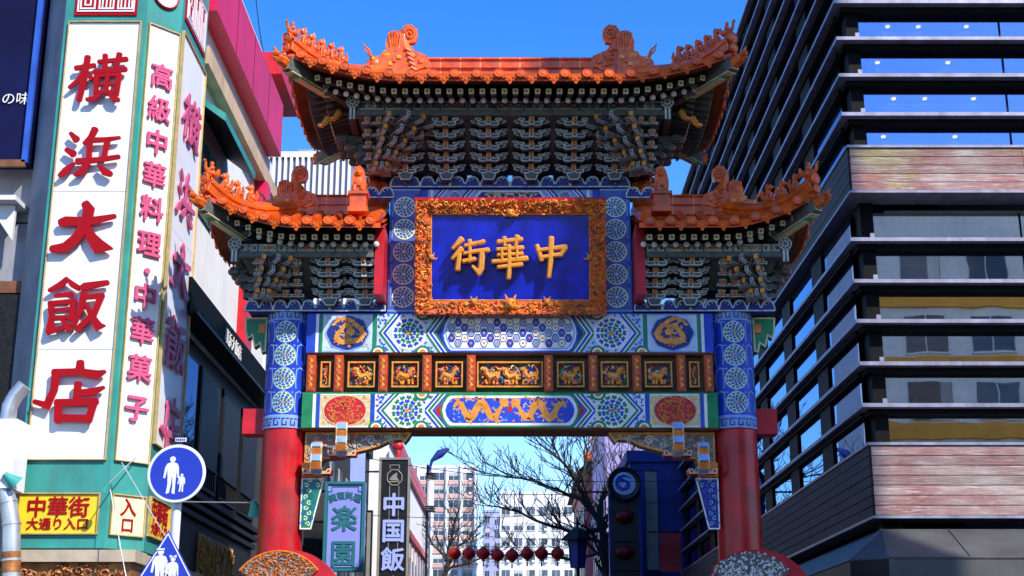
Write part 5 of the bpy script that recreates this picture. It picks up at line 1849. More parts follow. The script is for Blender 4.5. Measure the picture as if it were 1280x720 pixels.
def boards(z0, z1, n, capm):
    fr_ = gbx('boarded_band', 7.22, XE, 27.72, 28.6, z0 + .06, z1 - .06, m_blkw)
    gbx('band_core', 7.22, 7.88, 28.601, YE, z0 + .06, z1 - .06, m_blkw, fr_)
    s = MB()
    s.box(7.15 - 7.5, XE - 7.5, 27.63 - 28.3, 28.4 - 28.3, z1 - .055, z1, 0)
    s.box(7.15 - 7.5, XE - 7.5, 27.63 - 28.3, 28.4 - 28.3, z0, z0 + .055, 0)
    s.box(7.15 - 7.5, 7.6 - 7.5, 28.401 - 28.3, YE - 28.3, z1 - .055, z1, 0)
    s.box(7.15 - 7.5, 7.6 - 7.5, 28.401 - 28.3, YE - 28.3, z0, z0 + .055, 0)
    s.build('band_trim', m_sill, fr_)
    h = (z1 - z0 - .12) / n
    for i in range(n):
        a = z0 + .06 + i * h
        for (x0, x1) in ((7.215, 10.9), (10.91, 14.0), (14.01, XE)):
            gbx('board', x0, x1, 27.66 + rnd.uniform(0, .008), 27.718, a + .008, a + h - .008, m_wb, fr_)
        for (y0, y1) in ((27.725, 33.8), (33.81, 40.8), (40.81, YE)):
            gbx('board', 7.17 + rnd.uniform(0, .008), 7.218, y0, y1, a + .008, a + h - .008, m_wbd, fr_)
boards(bandU[0], bandU[1], 5, m_sill)
boards(bandL[0], bandL[1], 7, m_sill)
# window bays
ups = sorted(zs_sill + [bandU[1]])
lows = sorted(zs_low + [bandL[1]])
rows = list(zip(ups[:-1], ups[1:])) + [(a, b) for a, b in zip(lows, lows[1:] + [bandU[0]])]
pane_x = [(7.80, 10.95), (10.99, 14.0), (14.04, XE)]
for (a, b) in rows:
    a2, b2 = a + .004, b - .20
    for (x0, x1) in pane_x:
        gbx('pane', x0, x1, 28.40, 28.412, a2, b2, g_front if a > bandU[0] else g_low)
    # dark head strip and mullions
    for x in (7.781, 10.952, 14.002):
        gbx('mullion', x, x + .016 if x < 8 else x + .036, 28.38, 28.45, a2, b2, m_blkw)
    # rooms behind
    gbx('floor_slab', 8.12, XE, 28.62, 31.39, b - .18, b - .06, m_ceil)
    gbx('ceiling_duct', 8.3, XE, 29.0, 29.22, b - .42, b - .24, m_tubew)
    for y0 in [28.8 + 3.85 * k for k in range(8)]:
        if y0 + 2.7 < YE:
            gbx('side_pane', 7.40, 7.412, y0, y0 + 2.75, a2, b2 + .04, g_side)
            gbx('side_pier', 7.35, 7.45, y0 + 2.76, y0 + 3.84, a2, b2 + .04, m_blkw)
for k, (a, b) in enumerate(rows):
    if b > bandU[1]:
        for x in ((8.6, 9.3, 10.4) if k % 2 else (8.3, 9.9)):
            MB().lathe([(.0, 0), (.05, 0), (.05, .03), (.0, .03)], 10).build('downlight', m_lamp, gb, False, (x - 7.5, 28.85 - 28.3, b - .215))
m_blind = mat('blind_grey', (.42, .43, .47), .8, .15, 1.2)
m_blin2 = mat('blind_ochre', (.62, .32, .06), .8, .2, 1.2)
for k, (a, b) in enumerate(sorted(rows)[:6]):  # blinds, and panels added to catch sun and brighten the lower glass
    for j, (x0, x1) in enumerate(pane_x[:2]):
        h_ = (b - a)
        xs_ = [x0 + .05 + (x1 - x0 - .1) * q / 2 for q in range(3)]
        for q in range(2):
            dz = rnd.uniform(.10, .26) * h_
            gbx('roller_blind', xs_[q] + .02, xs_[q + 1] - .02, 28.50, 28.52, b - .22 - dz, b - .22, m_blind)
            zt = a + (.50 + rnd.uniform(-.06, .06)) * h_
            gbx('sun_catch_panel', xs_[q] + .02, xs_[q + 1] - .02, 28.50, 28.53, zt - (.26 if k < 2 else .30) * h_, zt, m_blin2 if k < 2 else m_blind)
            if rnd.random() < .6:
                gbx('sun_catch_panel', xs_[q] + .3, xs_[q] + .3 + rnd.uniform(.3, .9), 28.56, 28.6, a + .02, a + h_ * rnd.uniform(.5, .75), m_tubew)
    for x in (8.5, 9.6, 10.5):
        MB().tube([(x - 7.5, .5, a), (x - 7.5, .5, b - .2)], .07, 8).build('office_column', m_tubew, gb)
# hipped sheet-metal canopy at the foot
cr = MB()
zr_, ze_ = 4.62, 3.95
P_ = [(7.30, 27.62, zr_), (XE, 27.62, zr_), (XE, 26.35, ze_), (7.05, 26.35, ze_), (6.45, 26.9, ze_), (6.45, 46.0, ze_), (7.30, 46.0, zr_)]
Q_ = [(p[0] - 7.5, p[1] - 28.3, p[2]) for p in P_]
cr.add(Q_, [(0, 3, 2, 1), (0, 4, 3), (0, 6, 5, 4)], 0)
E_ = [Q_[2], Q_[3], Q_[4], Q_[5]]
for i in range(3):
    a, b = E_[i], E_[i + 1]
    cr.add([a, b, (b[0], b[1], b[2] - .75), (a[0], a[1], a[2] - .75)], [(0, 1, 2, 3)], 0 if i == 0 else 1)
cr.add([(p[0], p[1], p[2] - .75) for p in E_] + [(0, 17.7, ze_ - .75), (XE - 7.5, 0, ze_ - .75), (0, 0, ze_ - .75)], [(0, 1, 2, 6, 5), (2, 3, 4, 6)], 1)
cn = cr.build('entrance_canopy', [m_metalr, m_dark], gb)
for (a, b) in ((Q_[0], Q_[3]), (Q_[0], Q_[4])):
    MB().tube([a, b], .018, 6).build('hip_seam', m_metalr, cn)
for x in (8.6, 10.2, 11.8, 13.4):
    MB().tube([(x - 7.5, 27.62 - 28.3, zr_ + .01), (x - 7.5, 26.35 - 28.3, ze_ + .01)], .012, 5).build('standing_seam', m_metalr, cn)
MB().tube([Q_[2], Q_[3], Q_[4], Q_[5]], .022, 6).build('eave_gutter', m_metalr, cn)

# ================================================================ buildings across the junction, behind the camera (office seen in the glass; unseen tower placed and shaped to shade the gate)
m_offc = mat('pale_office', (0.74, 0.73, 0.70), 0.8, 0.1, .5, dirt=0.2)
m_offo = mat('ochre_panel', (0.80, 0.34, 0.04), 0.7, 0.15, 1)
m_win = mat('far_window', (0.05, 0.065, 0.10), 0.2, 0.4, .8, spec=0.6, rand=.5)
m_curt = mat('far_curtain', (0.45, 0.44, 0.42), 0.8, 0.2, 1.5, rand=.3)
wrnd = random.Random(77)
def block(nm, label, x0, x1, y0, y1, h, m, fl, face, m2=None, cat='building', wm=None, ww=1.6, bay=2.6, wh=.55, sides=(1, 1), z0=0.0, band=None):
    """block with one window object for every opening on its street faces; face -1: front towards -y, +1: towards +y"""
    cx, cy = (x0 + x1) / 2, (y0 + y1) / 2
    t = thing(nm, label, cat, (cx, cy, 0))
    MB().box(x0 - cx, x1 - cx, y0 - cy, y1 - cy, z0, h).build('wall', m, t)
    MB().box(x0 - cx - .15, x1 - cx + .15, y0 - cy - .15, y1 - cy + .15, h + .002, h + .5).build('parapet', m2 or m, t)
    nf = int(h / fl)
    wmesh = MB().box(-ww / 2, ww / 2, -.06, .0, 0, fl * wh).box(-ww / 2 - .08, ww / 2 + .08, -.16, .0, -.12, -.02, 1).box(-.03, .03, -.075, -.061, 0, fl * wh, 1).mesh('window', [wm or m_win, m2 or m])
    wm2 = MB().box(-ww / 2, ww / 2, -.06, .0, 0, fl * wh * .55).box(-ww / 2, ww / 2, -.05, .0, fl * wh * .553, fl * wh, 2).box(-ww / 2 - .08, ww / 2 + .08, -.16, .0, -.12, -.02, 1).box(-.03, .03, -.075, -.061, 0, fl * wh, 1).mesh('window', [wm or m_win, m2 or m, m_curt])
    wm3 = MB().box(-ww / 2, ww / 2, -.06, .0, 0, fl * wh).box(-ww / 2 + .04, -ww * .2, -.068, -.061, 0.02, fl * wh - .02, 2).box(-ww / 2 - .08, ww / 2 + .08, -.16, .0, -.12, -.02, 1).box(ww * .1, ww * .45, -.5, -.165, -.10, .32, 1).mesh('window', [wm or m_win, m2 or m, m_curt])
    pick = lambda: wrnd.choice((wmesh, wmesh, wm2, wm3))
    yf = (y0 - cy - .003) if face < 0 else (y1 - cy + .003)
    rzf = 0 if face < 0 else math.pi
    nx = max(1, int((x1 - x0) / bay))
    for f in range(nf):
        z = f * fl + fl * .28
        if z < 2 and fl > 2.5:
            continue
        for i in range(nx):
            ob('window', pick(), t, (x0 - cx + (i + .5) * (x1 - x0) / nx, yf, z), (0, 0, rzf))
        if band:
            MB().box(x0 - cx - .02, x1 - cx + .02, (yf - .25) if face < 0 else yf, yf if face < 0 else yf + .25, f * fl - .1, f * fl + fl * .2).build('floor_band', band, t)
    ny = max(1, int((y1 - y0) / bay))
    for s in (-1, 1):
        if not sides[0 if s < 0 else 1]:
            continue
        for f in range(nf):
            z = f * fl + fl * .28
            if z < 2 and fl > 2.5:
                continue
            for i in range(ny):
                ob('window', pick(), t, ((x0 - cx - .003) if s < 0 else (x1 - cx + .003), y0 - cy + (i + .5) * (y1 - y0) / ny, z), (0, 0, s * R(90)))
    return t
block('shading_tower', 'unseen slender tower across the junction, placed and shaped to shade the gate', 24.8, 29.6, -2.0, 1.5, 46.5, m_offc, 3.4, 1, m_offc, sides=(1, 0))
block('office_building', 'broad pale office with ochre bands across the road, reflected in the glass', 6, 46, -30, -16, 27, m_offc, 3.6, 1, m_offc, sides=(0, 0), band=m_offo, bay=3.4, ww=2.2)
# ================================================================ the street beyond the gate
m_pinkb = mat('pink_balcony', (0.62, 0.36, 0.30), 0.8, 0.1, .3)
m_whtb = mat('white_tower', (0.70, 0.71, 0.76), 0.8, 0.08, .2)
m_bluew = mat('blue_facade', (0.012, 0.03, 0.22), 0.6, 0.4, .8)
m_gstr = mat('grey_facade', (0.035, 0.035, 0.038), 0.7, 0.3, .6, dirt=0.3)
m_rosy = mat('rose_facade', (0.42, 0.16, 0.16), 0.7, 0.2, .5)
m_bark = mat('bark', (0.035, 0.03, 0.028), 0.9, 0.3, 4)
m_lant = mat('lantern_red', (0.50, 0.010, 0.008), 0.5, 0.2, 3)
m_rglb = mat('dim_red', (0.16, 0.008, 0.006), 0.5, 0.4, 2)
m_sgnb = mat('sign_periwinkle', (0.26, 0.30, 0.80), 0.5, 0.08, .8)
m_sgng = mat('sign_teal_ink', (0.02, 0.16, 0.20), 0.5, 0.1, 2)
m_sgbl = mat('sign_black', (0.012, 0.012, 0.013), 0.4, 0.3, 2)
m_sgfr = mat('sign_grey_frame', (0.26, 0.25, 0.22), 0.5, 0.15, 2)
m_sglt = mat('sign_blue_letter', (0.36, 0.45, 0.92), 0.5, 0.05, 2)

# far buildings closing the view
ap = block('apartment_block', 'far pink and white apartment block with banded balconies beyond the street lamp', -22, -7.4, 280, 300, 44.5, m_whtb, 2.75, -1, m_whtb, sides=(0, 1), band=m_pinkb, bay=2.6, ww=1.9)
for i in range(6):
    MB().box(-7.35 + i * 2.9, -7.0 + i * 2.9, -10.7, -10.26, 0, 45).build('pilaster', m_whtb, ap)
block('white_apartment_tower', 'far white apartment tower with rows of square windows behind bare tree', -2.3, 11.6, 260, 280, 36.5, m_whtb, 2.9, -1, m_whtb, sides=(1, 0), bay=2.3, ww=1.5, wh=.5)
block('shaded_side_block', 'far narrow block coloured as the shaded side of the white apartment tower', -6.3, -2.2, 300, 312, 38, m_sgnb if False else mat('lilac_shaded_side', (0.34, 0.36, 0.58), .8, .1, .3), 2.9, -1, None, sides=(0, 0), bay=2.0, ww=.9)  # separate block whose lilac colour stands for the white tower's shaded side
st = thing('striped_tower', 'distant white tower with fine vertical fins above the left side roof', 'building', (-17.5, 112, 0))
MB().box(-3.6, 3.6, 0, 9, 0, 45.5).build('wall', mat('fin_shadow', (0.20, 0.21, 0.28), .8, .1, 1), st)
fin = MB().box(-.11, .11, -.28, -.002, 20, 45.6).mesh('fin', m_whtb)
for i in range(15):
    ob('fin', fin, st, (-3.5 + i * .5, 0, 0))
MB().box(-3.7, 3.7, -.3, 9.1, 45.61, 46.1).build('parapet', m_whtb, st)
fin2 = MB().box(.002, .1, -.1, .1, 20, 45.6).mesh('fin', m_whtb)
MB().box(-1.5, 1.5, 3, 6, 46.11, 47.6).build('roof_housing', m_conc, st)

# street walls on both sides
block('dark_shop_house', 'dark grey shop house behind the hanging signs past the left pillar', -16, -6.4, 47.5, 62, 11.5, m_gstr, 3.3, -1, m_gstr, sides=(0, 1), bay=2.3, ww=1.3)
wsh = block('white_shop_house', 'white shop house with red trim behind the street lamp', -16, -5.9, 66, 96, 13.5, m_wall, 3.4, -1, m_red, sides=(0, 1), bay=2.6, ww=1.3)
for z in (6.4, 9.8, 13.0):
    MB().box(5.06, 5.25, -15.1, 15, z, z + .35).build('red_trim', m_red, wsh)
block('blue_shop_house', 'deep blue narrow shop house at the right beyond the gate', 5.2, 9.5, 61, 72, 11.2, m_bluew, 3.4, -1, m_bluew, sides=(1, 0), bay=1.6, ww=.8, wm=m_bluew)
rose = block('rose_shop_house', 'rose pink shop house with tiled roof behind bare tree', 4.6, 12, 88, 104, 14.2, m_rosy, 3.4, -1, m_rosy, sides=(1, 0), bay=2.2, ww=1.2)
# little tiled roof with a beast on the rose house
rf = MB()
rf.prism([(-4.2, 14.72), (4.2, 14.72), (3.3, 15.5), (-3.3, 15.5)], -9.2, 8)
rf.build('tiled_roof', m_gstr, rose)
o = ob('roof_beast', chi_me, rose, (-3.2, -8.6, 15.4))
o.scale = (1.6, 1.6, 1.6)
o = ob('roof_beast', fish_me, rose, (-2.3, -8.6, 15.4))
o.scale = (1.4, 1.4, 1.4)
block('lavender_shop_house', 'lavender house with pale panels above the round emblem sign', 5.0, 10, 74, 86, 15.6, mat('lavender_render', (.38, .33, .60), .7, .1, .4), 3.2, -1, m_whtb, sides=(1, 0), bay=1.7, ww=.9)

def upright_sign(nm, label, px0, px1, py0, py1, Y, bm, fm, depth=.35):
    a, b = at(px0, py1, Y), at(px1, py0, Y)
    t = thing(nm, label, 'sign', ((a.x + b.x) / 2, Y, a.z))
    w, h = b.x - a.x, b.z - a.z
    MB().box(-w / 2, w / 2, 0, depth, 0, h).build('sign_box', bm, t)
    f = MB()
    e = w * .07
    for (x0, x1, z0, z1) in ((-w / 2 - .01, -w / 2 + e, 0, h), (w / 2 - e, w / 2 + .01, 0, h), (-w / 2 + e, w / 2 - e, h - e, h), (-w / 2 + e, w / 2 - e, 0, e)):
        f.box(x0, x1, -.05, -.003, z0, z1)
    f.build('sign_frame', fm, t)
    MB().tube([(-w / 2, depth / 2, h * .9), (-w / 2 - 1.2, depth / 2, h * .9)], .04, 6).build('bracket_arm', m_dark, t)
    MB().tube([(-w / 2, depth / 2, h * .1), (-w / 2 - 1.2, depth / 2, h * .1)], .04, 6).build('bracket_arm', m_dark, t)
    return t, w, h
t, w, h = upright_sign('hanging_sign', 'periwinkle upright sign with teal characters beside left wave board', 403, 457, 602, 714, 45, m_sgnb, m_sgng)
zz = lambda y, Y, t: at(640, y, Y).z - t.location.z
for k, (ch, y) in enumerate((('楽', 648), ('園', 692))):
    ob('teal_character', text_mesh('lettering', ch, .86, m_sgng, .02, .02), t, (0, -.004, zz(y, 45, t)))
for k, ch in enumerate('廣東料理'):
    x = (k - 1.5) * .27
    o = ob('teal_character', text_mesh('lettering', ch, .28, m_sgng, .02, .015), t, (x, -.004, zz(620, 45, t) + .02 - x * x * .5))
    o.rotation_euler = (0, x * .9, 0)
ln = MB()
q = [(-w * .42, .12), (w * .42, .12), (w * .42, h - .32), (w * .33, h - .32), (w * .33, h - .16), (-w * .33, h - .16), (-w * .33, h - .32), (-w * .42, h - .32)]
for i in range(len(q)):
    a, b = q[i], q[(i + 1) % len(q)]
    ln.tube([(a[0], -.01, a[1]), (b[0], -.01, b[1])], .015, 5)
ln.build('notched_border', m_sgng, t)
t, w, h = upright_sign('hanging_sign', 'black upright sign with grey frame, wave emblem and blue characters', 470, 513, 572, 745, 60, m_sgbl, m_sgfr)
for ch, y in (('中', 631), ('国', 664), ('飯', 699), ('店', 735)):
    ob('blue_character', text_mesh('lettering', ch, 1.04, m_sglt, .03, .025), t, (0, -.03, zz(y, 60, t)))
e = MB()
oc = [(.34 * math.cos(R(22.5 + 45 * i)), .36 * math.sin(R(22.5 + 45 * i))) for i in range(8)]
for i in range(8):
    a, b = oc[i], oc[(i + 1) % 8]
    e.tube([(a[0], -.02, a[1]), (b[0], -.02, b[1])], .028, 5)
e.prism([(-.22, -.10), (.22, -.14), (.10, .0), (.12, .22), (-.06, .12), (-.18, -.02)], -.03, -.005)
e.prism([(-.26, -.2), (.26, -.2), (.2, -.16), (-.2, -.15)], -.03, -.005)
for x in (-.2, .2):
    e.box(x - .015, x + .015, -.02, -.006, .36, .56)
    e.box(x - .015, x + .015, -.02, -.006, -3.6, -.36)
e.box(-.184, .184, -.02, -.006, .53, .56)
e.build('sail_emblem', m_sgfr, t, False, (0, -.004, zz(597, 60, t)))
# small pale side sign between the two
t, w, h = upright_sign('hanging_sign', 'slim pale sign with dark upright writing between periwinkle and black signs', 456, 466, 638, 740, 50, m_sgfr, m_dark, .2)
for k, ch in enumerate('日曜営業ランチ'):
    pass

# emblem sign on the blue house
t, w, h = upright_sign('emblem_sign', 'tall dark sign box with round blue dragon plate on top', 763, 800, 600, 745, 59, m_sgbl, m_bluew, .4)
p = at(780, 605, 58.7)
em = ob('round_plate', MB().lathe([(.0, 0), (.72, 0), (.72, .08), (.66, .12), (.60, .08), (.0, .09)], 32, axis='y').mesh('round_plate', m_sgbl, True), t, (p.x - t.location.x, -.32, p.z - t.location.z))
MB().lathe([(.0, 0), (.48, 0), (.48, .02), (.0, .02)], 28, axis='y').build('plate_field', m_pbg, em, True, (0, -.092, 0))
dgn = MB()
for q in range(3):
    dgn.tube([((.34 - q * .1) * math.cos(.6 + q * 2 + i * .4), -.13, (.34 - q * .1) * math.sin(.6 + q * 2 + i * .4)) for i in range(11)], [.015, .025, .035, .045, .05, .05, .045, .04, .03, .02, .01], 6)
dgn.ball((-.1, -.13, .16), (.1, .03, .08), 8)
dgn.build('plate_dragon', m_blue, em, True)
lr = MB()
for k in range(25):
    pass
for yy in (645, 690):
    q = at(781, yy, 58.9)
    MB().lathe([(.06, -.30), (.24, -.24), (.38, -.10), (.41, .0), (.38, .10), (.24, .24), (.06, .30)], 16).build('red_globe', m_rglb, t, True, (q.x - t.location.x, -.12, q.z - t.location.z))
for zz_ in (1.0, 2.2, 3.4):
    MB().box(-.55, .55, -.04, -.004, zz_, zz_ + .06).build('sign_rail', m_dark, t)

# bare street trees: main limbs laid out by hand, twigs grown from them
def bare_tree(label, Y, limbs, seed, rad0, twig, depth0=0):
    r = random.Random(seed)
    b = at(limbs[0][0][0], limbs[0][0][1], Y)
    t = thing('bare_tree', label, 'tree', (b.x, Y, .13))
    trunk, crown = MB(), MB()
    def grow(p, d, ln, rad, depth):
        pts, rs_ = [p], [rad]
        q, dd = p.copy(), d.copy()
        k = 4
        for i in range(k):
            dd = (dd + Vector((r.uniform(-.28, .28), r.uniform(-.25, .25), r.uniform(-.10, .22)))).normalized()
            q = q + dd * ln / k
            pts.append(q.copy())
            rs_.append(max(.016, rad * (1 - .5 * (i + 1) / k)))
        crown.tube(pts, rs_, 6 if depth < 2 else 5)
        if depth >= 3:
            return
        for j in range(3 if depth < 2 else 2):
            i = r.randint(1, k)
            a = r.uniform(0, 6.28)
            nd = (dd + Vector((math.cos(a), math.sin(a) * .7, r.uniform(-.1, .6))) * r.uniform(.5, 1.0)).normalized()
            grow(pts[i], nd, ln * r.uniform(.5, .75), rs_[i] * .65, depth + 1)
    for li, pl_ in enumerate(limbs):
        pts, rs_ = [], []
        for (px, py, dy, rd) in pl_:
            w = at(px, py, Y + dy)
            pts.append(Vector((w.x - b.x, dy, max(0, w.z - .13))))
            rs_.append(rd * rad0)
        if li == 0:
            pts[0] = Vector((0, 0, 0))
        # smooth by midpoint subdivision with a little wander
        for _ in range(2):
            n_, m_ = [], []
            for i in range(len(pts) - 1):
                n_ += [pts[i], pts[i].lerp(pts[i + 1], .5) + Vector((r.uniform(-1, 1), r.uniform(-1, 1), r.uniform(-1, 1))) * (pts[i] - pts[i + 1]).length * .045]
                m_ += [rs_[i], (rs_[i] + rs_[i + 1]) / 2]
            pts, rs_ = n_ + [pts[-1]], m_ + [rs_[-1]]
        (trunk if li == 0 else crown).tube(pts, rs_, 9)
        for i in range(4 if li == 0 else 2, len(pts)):
            if pts[i].z < 4.2:
                continue
            d = (pts[i] - pts[i - 1]).normalized()
            for j in range(twig):
                a = r.uniform(0, 6.28)
                nd = (d * .8 + Vector((math.cos(a), math.sin(a) * .7, r.uniform(-.1, .9)))).normalized()
                grow(pts[i], nd, r.uniform(.9, 1.9), max(.025, rs_[i] * .45), r.choice((1, 2)))
    trunk.build('trunk', m_bark, t, True)
    crown.build('crown', m_bark, t, True)
    return t
bare_tree('bare leafless tree with dark trunk right of the lantern string', 70, [
    [(757, 900, 0, 1.3), (758, 720, 0, 1.1), (756, 680, 0, 1.0), (748, 650, 0, .85), (735, 628, 0, .62), (720, 600, -.5, .45), (700, 575, -1, .3), (672, 552, -1, .2)],
    [(735, 628, 0, .55), (705, 616, .5, .42), (670, 602, 1, .32), (636, 596, 1, .22), (598, 588, 1, .12)],
    [(752, 662, 0, .7), (722, 668, -.5, .5), (690, 658, -1, .38), (650, 640, -1, .26), (612, 632, -1.5, .14)],
    [(749, 650, 0, .6), (752, 620, .5, .45), (768, 590, 1, .34), (790, 565, 1, .22), (800, 540, 1, .12)],
    [(735, 628, 0, .5), (728, 595, -1, .36), (734, 565, -1, .25), (726, 535, -1, .15)],
    [(700, 575, -1, .28), (690, 555, -1, .2), (700, 530, -1, .12)],
    [(756, 690, 0, .5), (715, 700, 1, .36), (670, 690, 1.5, .25), (630, 700, 1.5, .14)]], 4, .20, 2)
bare_tree('smaller bare tree left of the lantern string, below the apartment block', 92, [
    [(556, 860, 0, 1.2), (556, 720, 0, 1.0), (560, 690, 0, .7), (566, 660, 0, .45), (575, 630, 0, .2)],
    [(560, 700, 0, .6), (540, 680, 0, .4), (528, 655, 0, .2)],
    [(562, 690, 0, .6), (585, 675, 0, .4), (606, 650, 0, .2)],
    [(560, 710, 0, .5), (585, 705, 0, .4), (618, 690, 0, .2)]], 9, .16, 2)

# clutter along the far shopfronts
m_awr = mat('awning_red', (0.42, 0.03, 0.03), .7, .2, 1)
m_awy = mat('banner_yellow', (0.42, 0.20, 0.03), .6, .2, 1)
for (px, py, Y, w, h, m, lab) in ((392, 690, 46.8, .7, 2.0, m_dark, 'small dark hanging banner beside the left red pillar'), (447, 590, 47.0, .5, 3.0, m_sglt, 'pale blue upright banner above the periwinkle sign'),
        (815, 650, 60, .5, 4.2, m_sgfr, 'slim grey banner on the blue shop house'), (838, 690, 58, .9, 1.6, m_awr, 'dark red banner near the right pillar, low on the wall')):
    p = at(px, py, Y)
    t = thing('shop_banner', lab, 'banner', tuple(p), 0, 'banners along the shopfronts')
    vs = []
    for i in range(7):
        y = .05 * math.sin(i * 1.1)
        vs += [(-w / 2, y, -h / 2 + h * i / 6), (w / 2, y + .03, -h / 2 + h * i / 6)]
    b = MB().add(vs, [(2 * i, 2 * i + 1, 2 * i + 3, 2 * i + 2) for i in range(6)])
    b.add([(x, y + .02, z) for x, y, z in vs], [(2 * i + 2, 2 * i + 3, 2 * i + 1, 2 * i) for i in range(6)])
    b.build('cloth', m, t)
    MB().tube([(-w / 2 - .5, .02, h / 2 + .02), (w / 2 + .05, .02, h / 2 + .02)], .025, 6).build('rod', m_dark, t)
for (a, b, lab) in ((at(392, 560, 50), at(880, 600, 50), 'overhead cable crossing the street under the gate, highest of three'), (at(395, 640, 56), at(860, 622, 56), 'overhead cable crossing the street at the height of the round plate'), (at(520, 655, 75), at(770, 668, 75), 'overhead cable just above the lantern string'),
        (at(318, -20, 39), at(338, 92, 41), 'thin cable hanging from the red roof edge at upper left')):
    tag(MB().tube([a.lerp(b, i / 10) - Vector((0, 0, .5 * math.sin(math.pi * i / 10))) for i in range(11)], .014, 5).build('overhead_cable', m_dark), lab, 'cable')
o = ob('roof_beast', MB().tube([(.25 * math.cos(i * .7), 0, i * .13 + .2 * math.sin(i * .7)) for i in range(12)], [.22, .24, .22, .2, .2, .18, .18, .16, .14, .12, .1, .05], 8).ball((.2, 0, 1.5), (.3, .2, .22), 8).mesh('roof_beast', m_red, True), wsh, (5.3, -15.3, 11.2))

# lantern string across the street
lant_me = MB().lathe([(.08, -.30), (.16, -.27), (.30, -.14), (.345, .0), (.30, .14), (.16, .27), (.08, .30)], 14).mesh('lantern', m_lant, True)
cap_me = MB().lathe([(.10, .29), (.10, .36), (.0, .36)], 10).lathe([(.0, -.36), (.10, -.36), (.10, -.29)], 10).mesh('lantern_cap', m_gold2)
tas_me = MB().tube([(0, 0, -.36), (0, 0, -.62)], [.03, .05], 6).mesh('tassel', m_lant)
ordn = ('first', 'second', 'third', 'fourth', 'fifth', 'sixth', 'seventh', 'eighth')
for i, px in enumerate((568, 586, 604, 622, 640, 659, 677, 697)):
    p = at(px, 692 + (2 if i in (3, 4) else 0), 70)
    t = thing('red_lantern', ordn[i] + ' red paper lantern from the left in the string over the street', 'lantern', tuple(p), 0, 'red lanterns strung across the street')
    ob('lantern_body', lant_me, t)
    ob('lantern_cap', cap_me, t)
    ob('tassel', tas_me, t)
w0, w1 = at(530, 680, 70), at(760, 682, 70)
tag(MB().tube([w0.lerp(w1, i / 12) - Vector((0, 0, .12 * math.sin(math.pi * i / 12))) for i in range(13)], .015, 5).build('lantern_wire', m_dark), 'thin wire carrying the red lanterns over the street', 'wire')

# street lamps
def lamp(px, Y, py_lamp, label, blade):
    p = at(px, py_lamp, Y)
    t = thing('street_lamp', label, 'street lamp', (p.x, Y, .13))
    h = p.z - .13
    MB().tube([(-.18 if blade else 0, .1, 0), (-.18 if blade else 0, .1, h + (1.6 if blade else -.7))], .07, 10).build('pole', m_dark, t, True)
    if blade:
        MB().lathe([(.20, -1.0), (.20, 1.0)], 14, 0).build('lamp_tube', m_acw, t, True, (0, 0, h))
        f = MB()
        for z in (-1.05, -.92, -.80, .78, .92, 1.05):
            f.lathe([(.30, z), (.30, z + .05)], 14)
        stuff(f.build('lamp_fins', m_dark, t, False, (0, 0, h)))
        b = MB()
        b.tube([(-.1, 0, 1.2), (.05, 0, 1.8), (.5, 0, 2.2), (1.0, 0, 2.5)], [.06, .10, .26, .08], 8)
        b.build('luminaire', m_bluew, t, True, (0, 0, h))
    else:
        MB().lathe([(.30, -.7), (.40, .5)], 4).build('lamp_glass', m_bluew, t, False, (0, 0, h))
        MB().lathe([(.75, .5), (.70, .58), (.25, 1.0), (.06, 1.1), (.04, 1.5)], 4).build('lamp_roof', m_dark, t, False, (0, 0, h))
        for i in range(4):
            a = i * math.pi / 2
            MB().tube([(.30 * math.cos(a), .30 * math.sin(a), -.7), (.40 * math.cos(a), .40 * math.sin(a), .5)], .03, 5).build('lamp_rib', m_dark, t, False, (0, 0, h))
lamp(538, 78, 616, 'street lamp with ribbed white tube and dark blade beside black sign', True)
lamp(722, 62, 690, 'dark lantern-topped street lamp in front of bare tree', False)

# ================================================================ road signs on the pole in front
m_pole = mat('pole_paint', (0.70, 0.71, 0.74), 0.4, 0.08, 3)
m_sbl = mat('sign_blue', (0.004, 0.02, 0.42), 0.3, 0.06, 2, spec=0.5, coat=0.2)
m_swh = mat('sign_reflective_white', (0.72, 0.76, 0.86), 0.35, 0.04, 3)
SY = 14.4
pc = at(221, 592, SY)
pole = thing('sign_pole', 'pale steel pole carrying the blue road signs', 'pole', (pc.x, SY + .10, 0))
MB().tube([(0, 0, 0), (0, 0, pc.z + .10)], .048, 14).build('post', m_pole, pole, True)
MB().lathe([(.05, 0), (.05, .03), (.0, .05)], 14).build('post_cap', m_pole, pole, True, (0, 0, pc.z + .10))
for z in (pc.z, 2.9):
    MB().box(-.07, .07, -.055, .055, z - .02, z + .02).build('clamp', m_steel, pole)
def face(mb, pts, y, d=.004):
    mb.prism(pts, y - d, y)
def man(mb, x, z, h, y, hat=0):
    """walking figure silhouette, h tall, feet at z"""
    def S(a):
        return [(x + p * h, z + q * h) for p, q in a]
    face(mb, S(arc(.0, .905, .075, 0, 342, 18)), y)
    face(mb, S([(-.03, .83), (.03, .83), (.13, .79), (.17, .70), (.185, .42), (.14, .42), (.12, .64), (.11, .46), (-.11, .46), (-.125, .64), (-.17, .41), (-.22, .42), (-.185, .70), (-.13, .79)]), y)
    face(mb, S([(-.11, .459), (.0, .459), (-.01, .25), (-.05, .03), (-.13, .0), (-.12, .10), (-.10, .25)]), y)
    face(mb, S([(.012, .459), (.11, .459), (.10, .22), (.10, .0), (.02, .02), (.03, .22)]), y)
rs1 = thing('footpath_sign', 'round blue sign with white adult and child figures on pole', 'road sign', (pc.x, SY, pc.z))
MB().lathe([(.0, 0), (.300, 0), (.304, .008), (.300, .014), (.0, .014)], 48, axis='y').build('disc', m_swh, rs1, True)
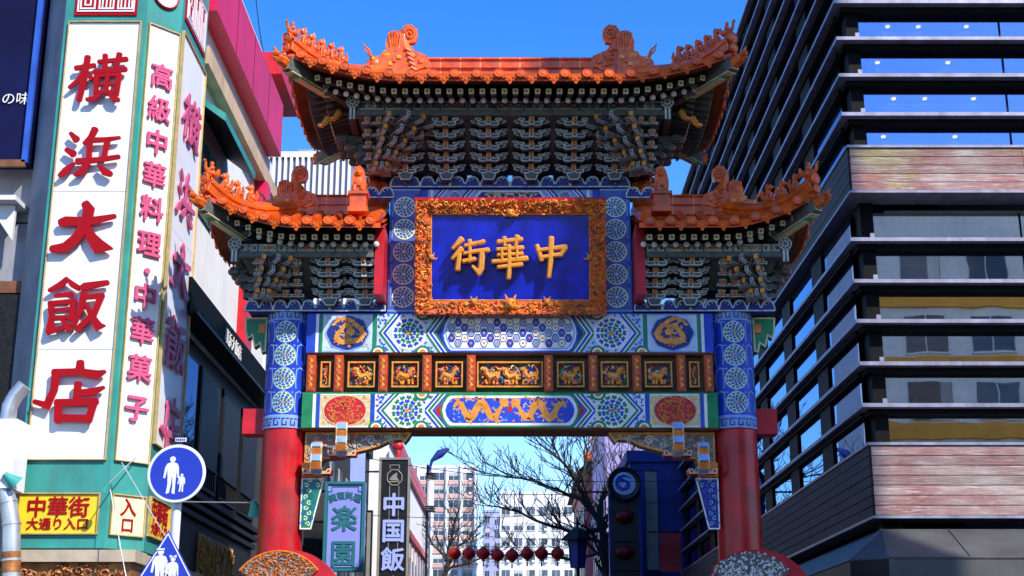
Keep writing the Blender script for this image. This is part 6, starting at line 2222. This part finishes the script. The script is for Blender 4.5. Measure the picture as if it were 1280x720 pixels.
MB().lathe([(.0, 0), (.272, 0), (.272, .003), (.0, .003)], 48, axis='y').build('blue_field', m_sbl, rs1, True, (0, -.0145, 0))
f = MB()
man(f, -.045, -.215, .40, -.018)
man(f, .062, -.195, .195, -.0225)
f.prism([(.022, -.03), (.040, -.03), (.048, -.07), (.034, -.08)], -.031, -.0275)
f.build('figures', m_swh, rs1)
MB().box(-.058, .058, -.004, .0, .335, .375).build('tag_plate', m_swh, rs1, False, (.02, 0, 0))
f = MB()
for k in range(5):
    f.box(-.03 + k * .02, -.016 + k * .02, -.007, -.0045, .344, .366)
f.build('tag_print', m_sbl, rs1)
pt_ = at(211, 663, SY - .02)
rs2 = thing('crossing_sign', 'blue triangular sign with two white children crossing, below round sign', 'road sign', (pt_.x, SY - .02, pt_.z))
S_ = .82
tri = lambda e: [(0, -e * 2), (-(S_ / 2) + e * 1.732, -S_ * .866 + e), ((S_ / 2) - e * 1.732, -S_ * .866 + e)]
MB().prism(tri(0), -.012, 0).build('plate', m_sbl, rs2)
wl = MB()
o1, o2 = tri(.012), tri(.024)
for i in range(3):
    j = (i + 1) % 3
    wl.prism([o1[i], o1[j], o2[j], o2[i]], -.0155, -.0125)
wl.build('white_line', m_swh, rs2)
f = MB()
man(f, -.06, -.60, .42, -.0165)
man(f, .07, -.60, .34, -.021)
f.prism([(-.10, -.185), (-.02, -.185), (-.022, -.20), (-.105, -.20)], -.029, -.0255)
f.prism([(-.005, -.40), (.03, -.42), (.03, -.445), (-.01, -.43)], -.029, -.0255)
for sd in (-1, 1):
    f.prism([(.07, -.265), (.07 + sd * .035, -.25), (.07 + sd * .035, -.28)], -.0325, -.0295)
for (a, b) in ((-.34, -.20), (-.11, .0), (.16, .30)):
    f.box(a, b, -.0165, -.0125, -.68, -.585)
f.build('figures', m_swh, rs2)
# guy wires in front of the tower
for (a, b, lab) in (((at(152, 578, 26.0)), at(262, 760, 25.2), 'thin stay wire slanting down behind the round sign'), (at(138, 612, 25.9), at(165, 760, 25.0), 'thin pale wire hanging from the teal tower')):
    tag(MB().tube([a, a.lerp(b, .5) - Vector((0, 0, .03)), b], .009, 5).build('stay_wire', m_steel), lab, 'wire')
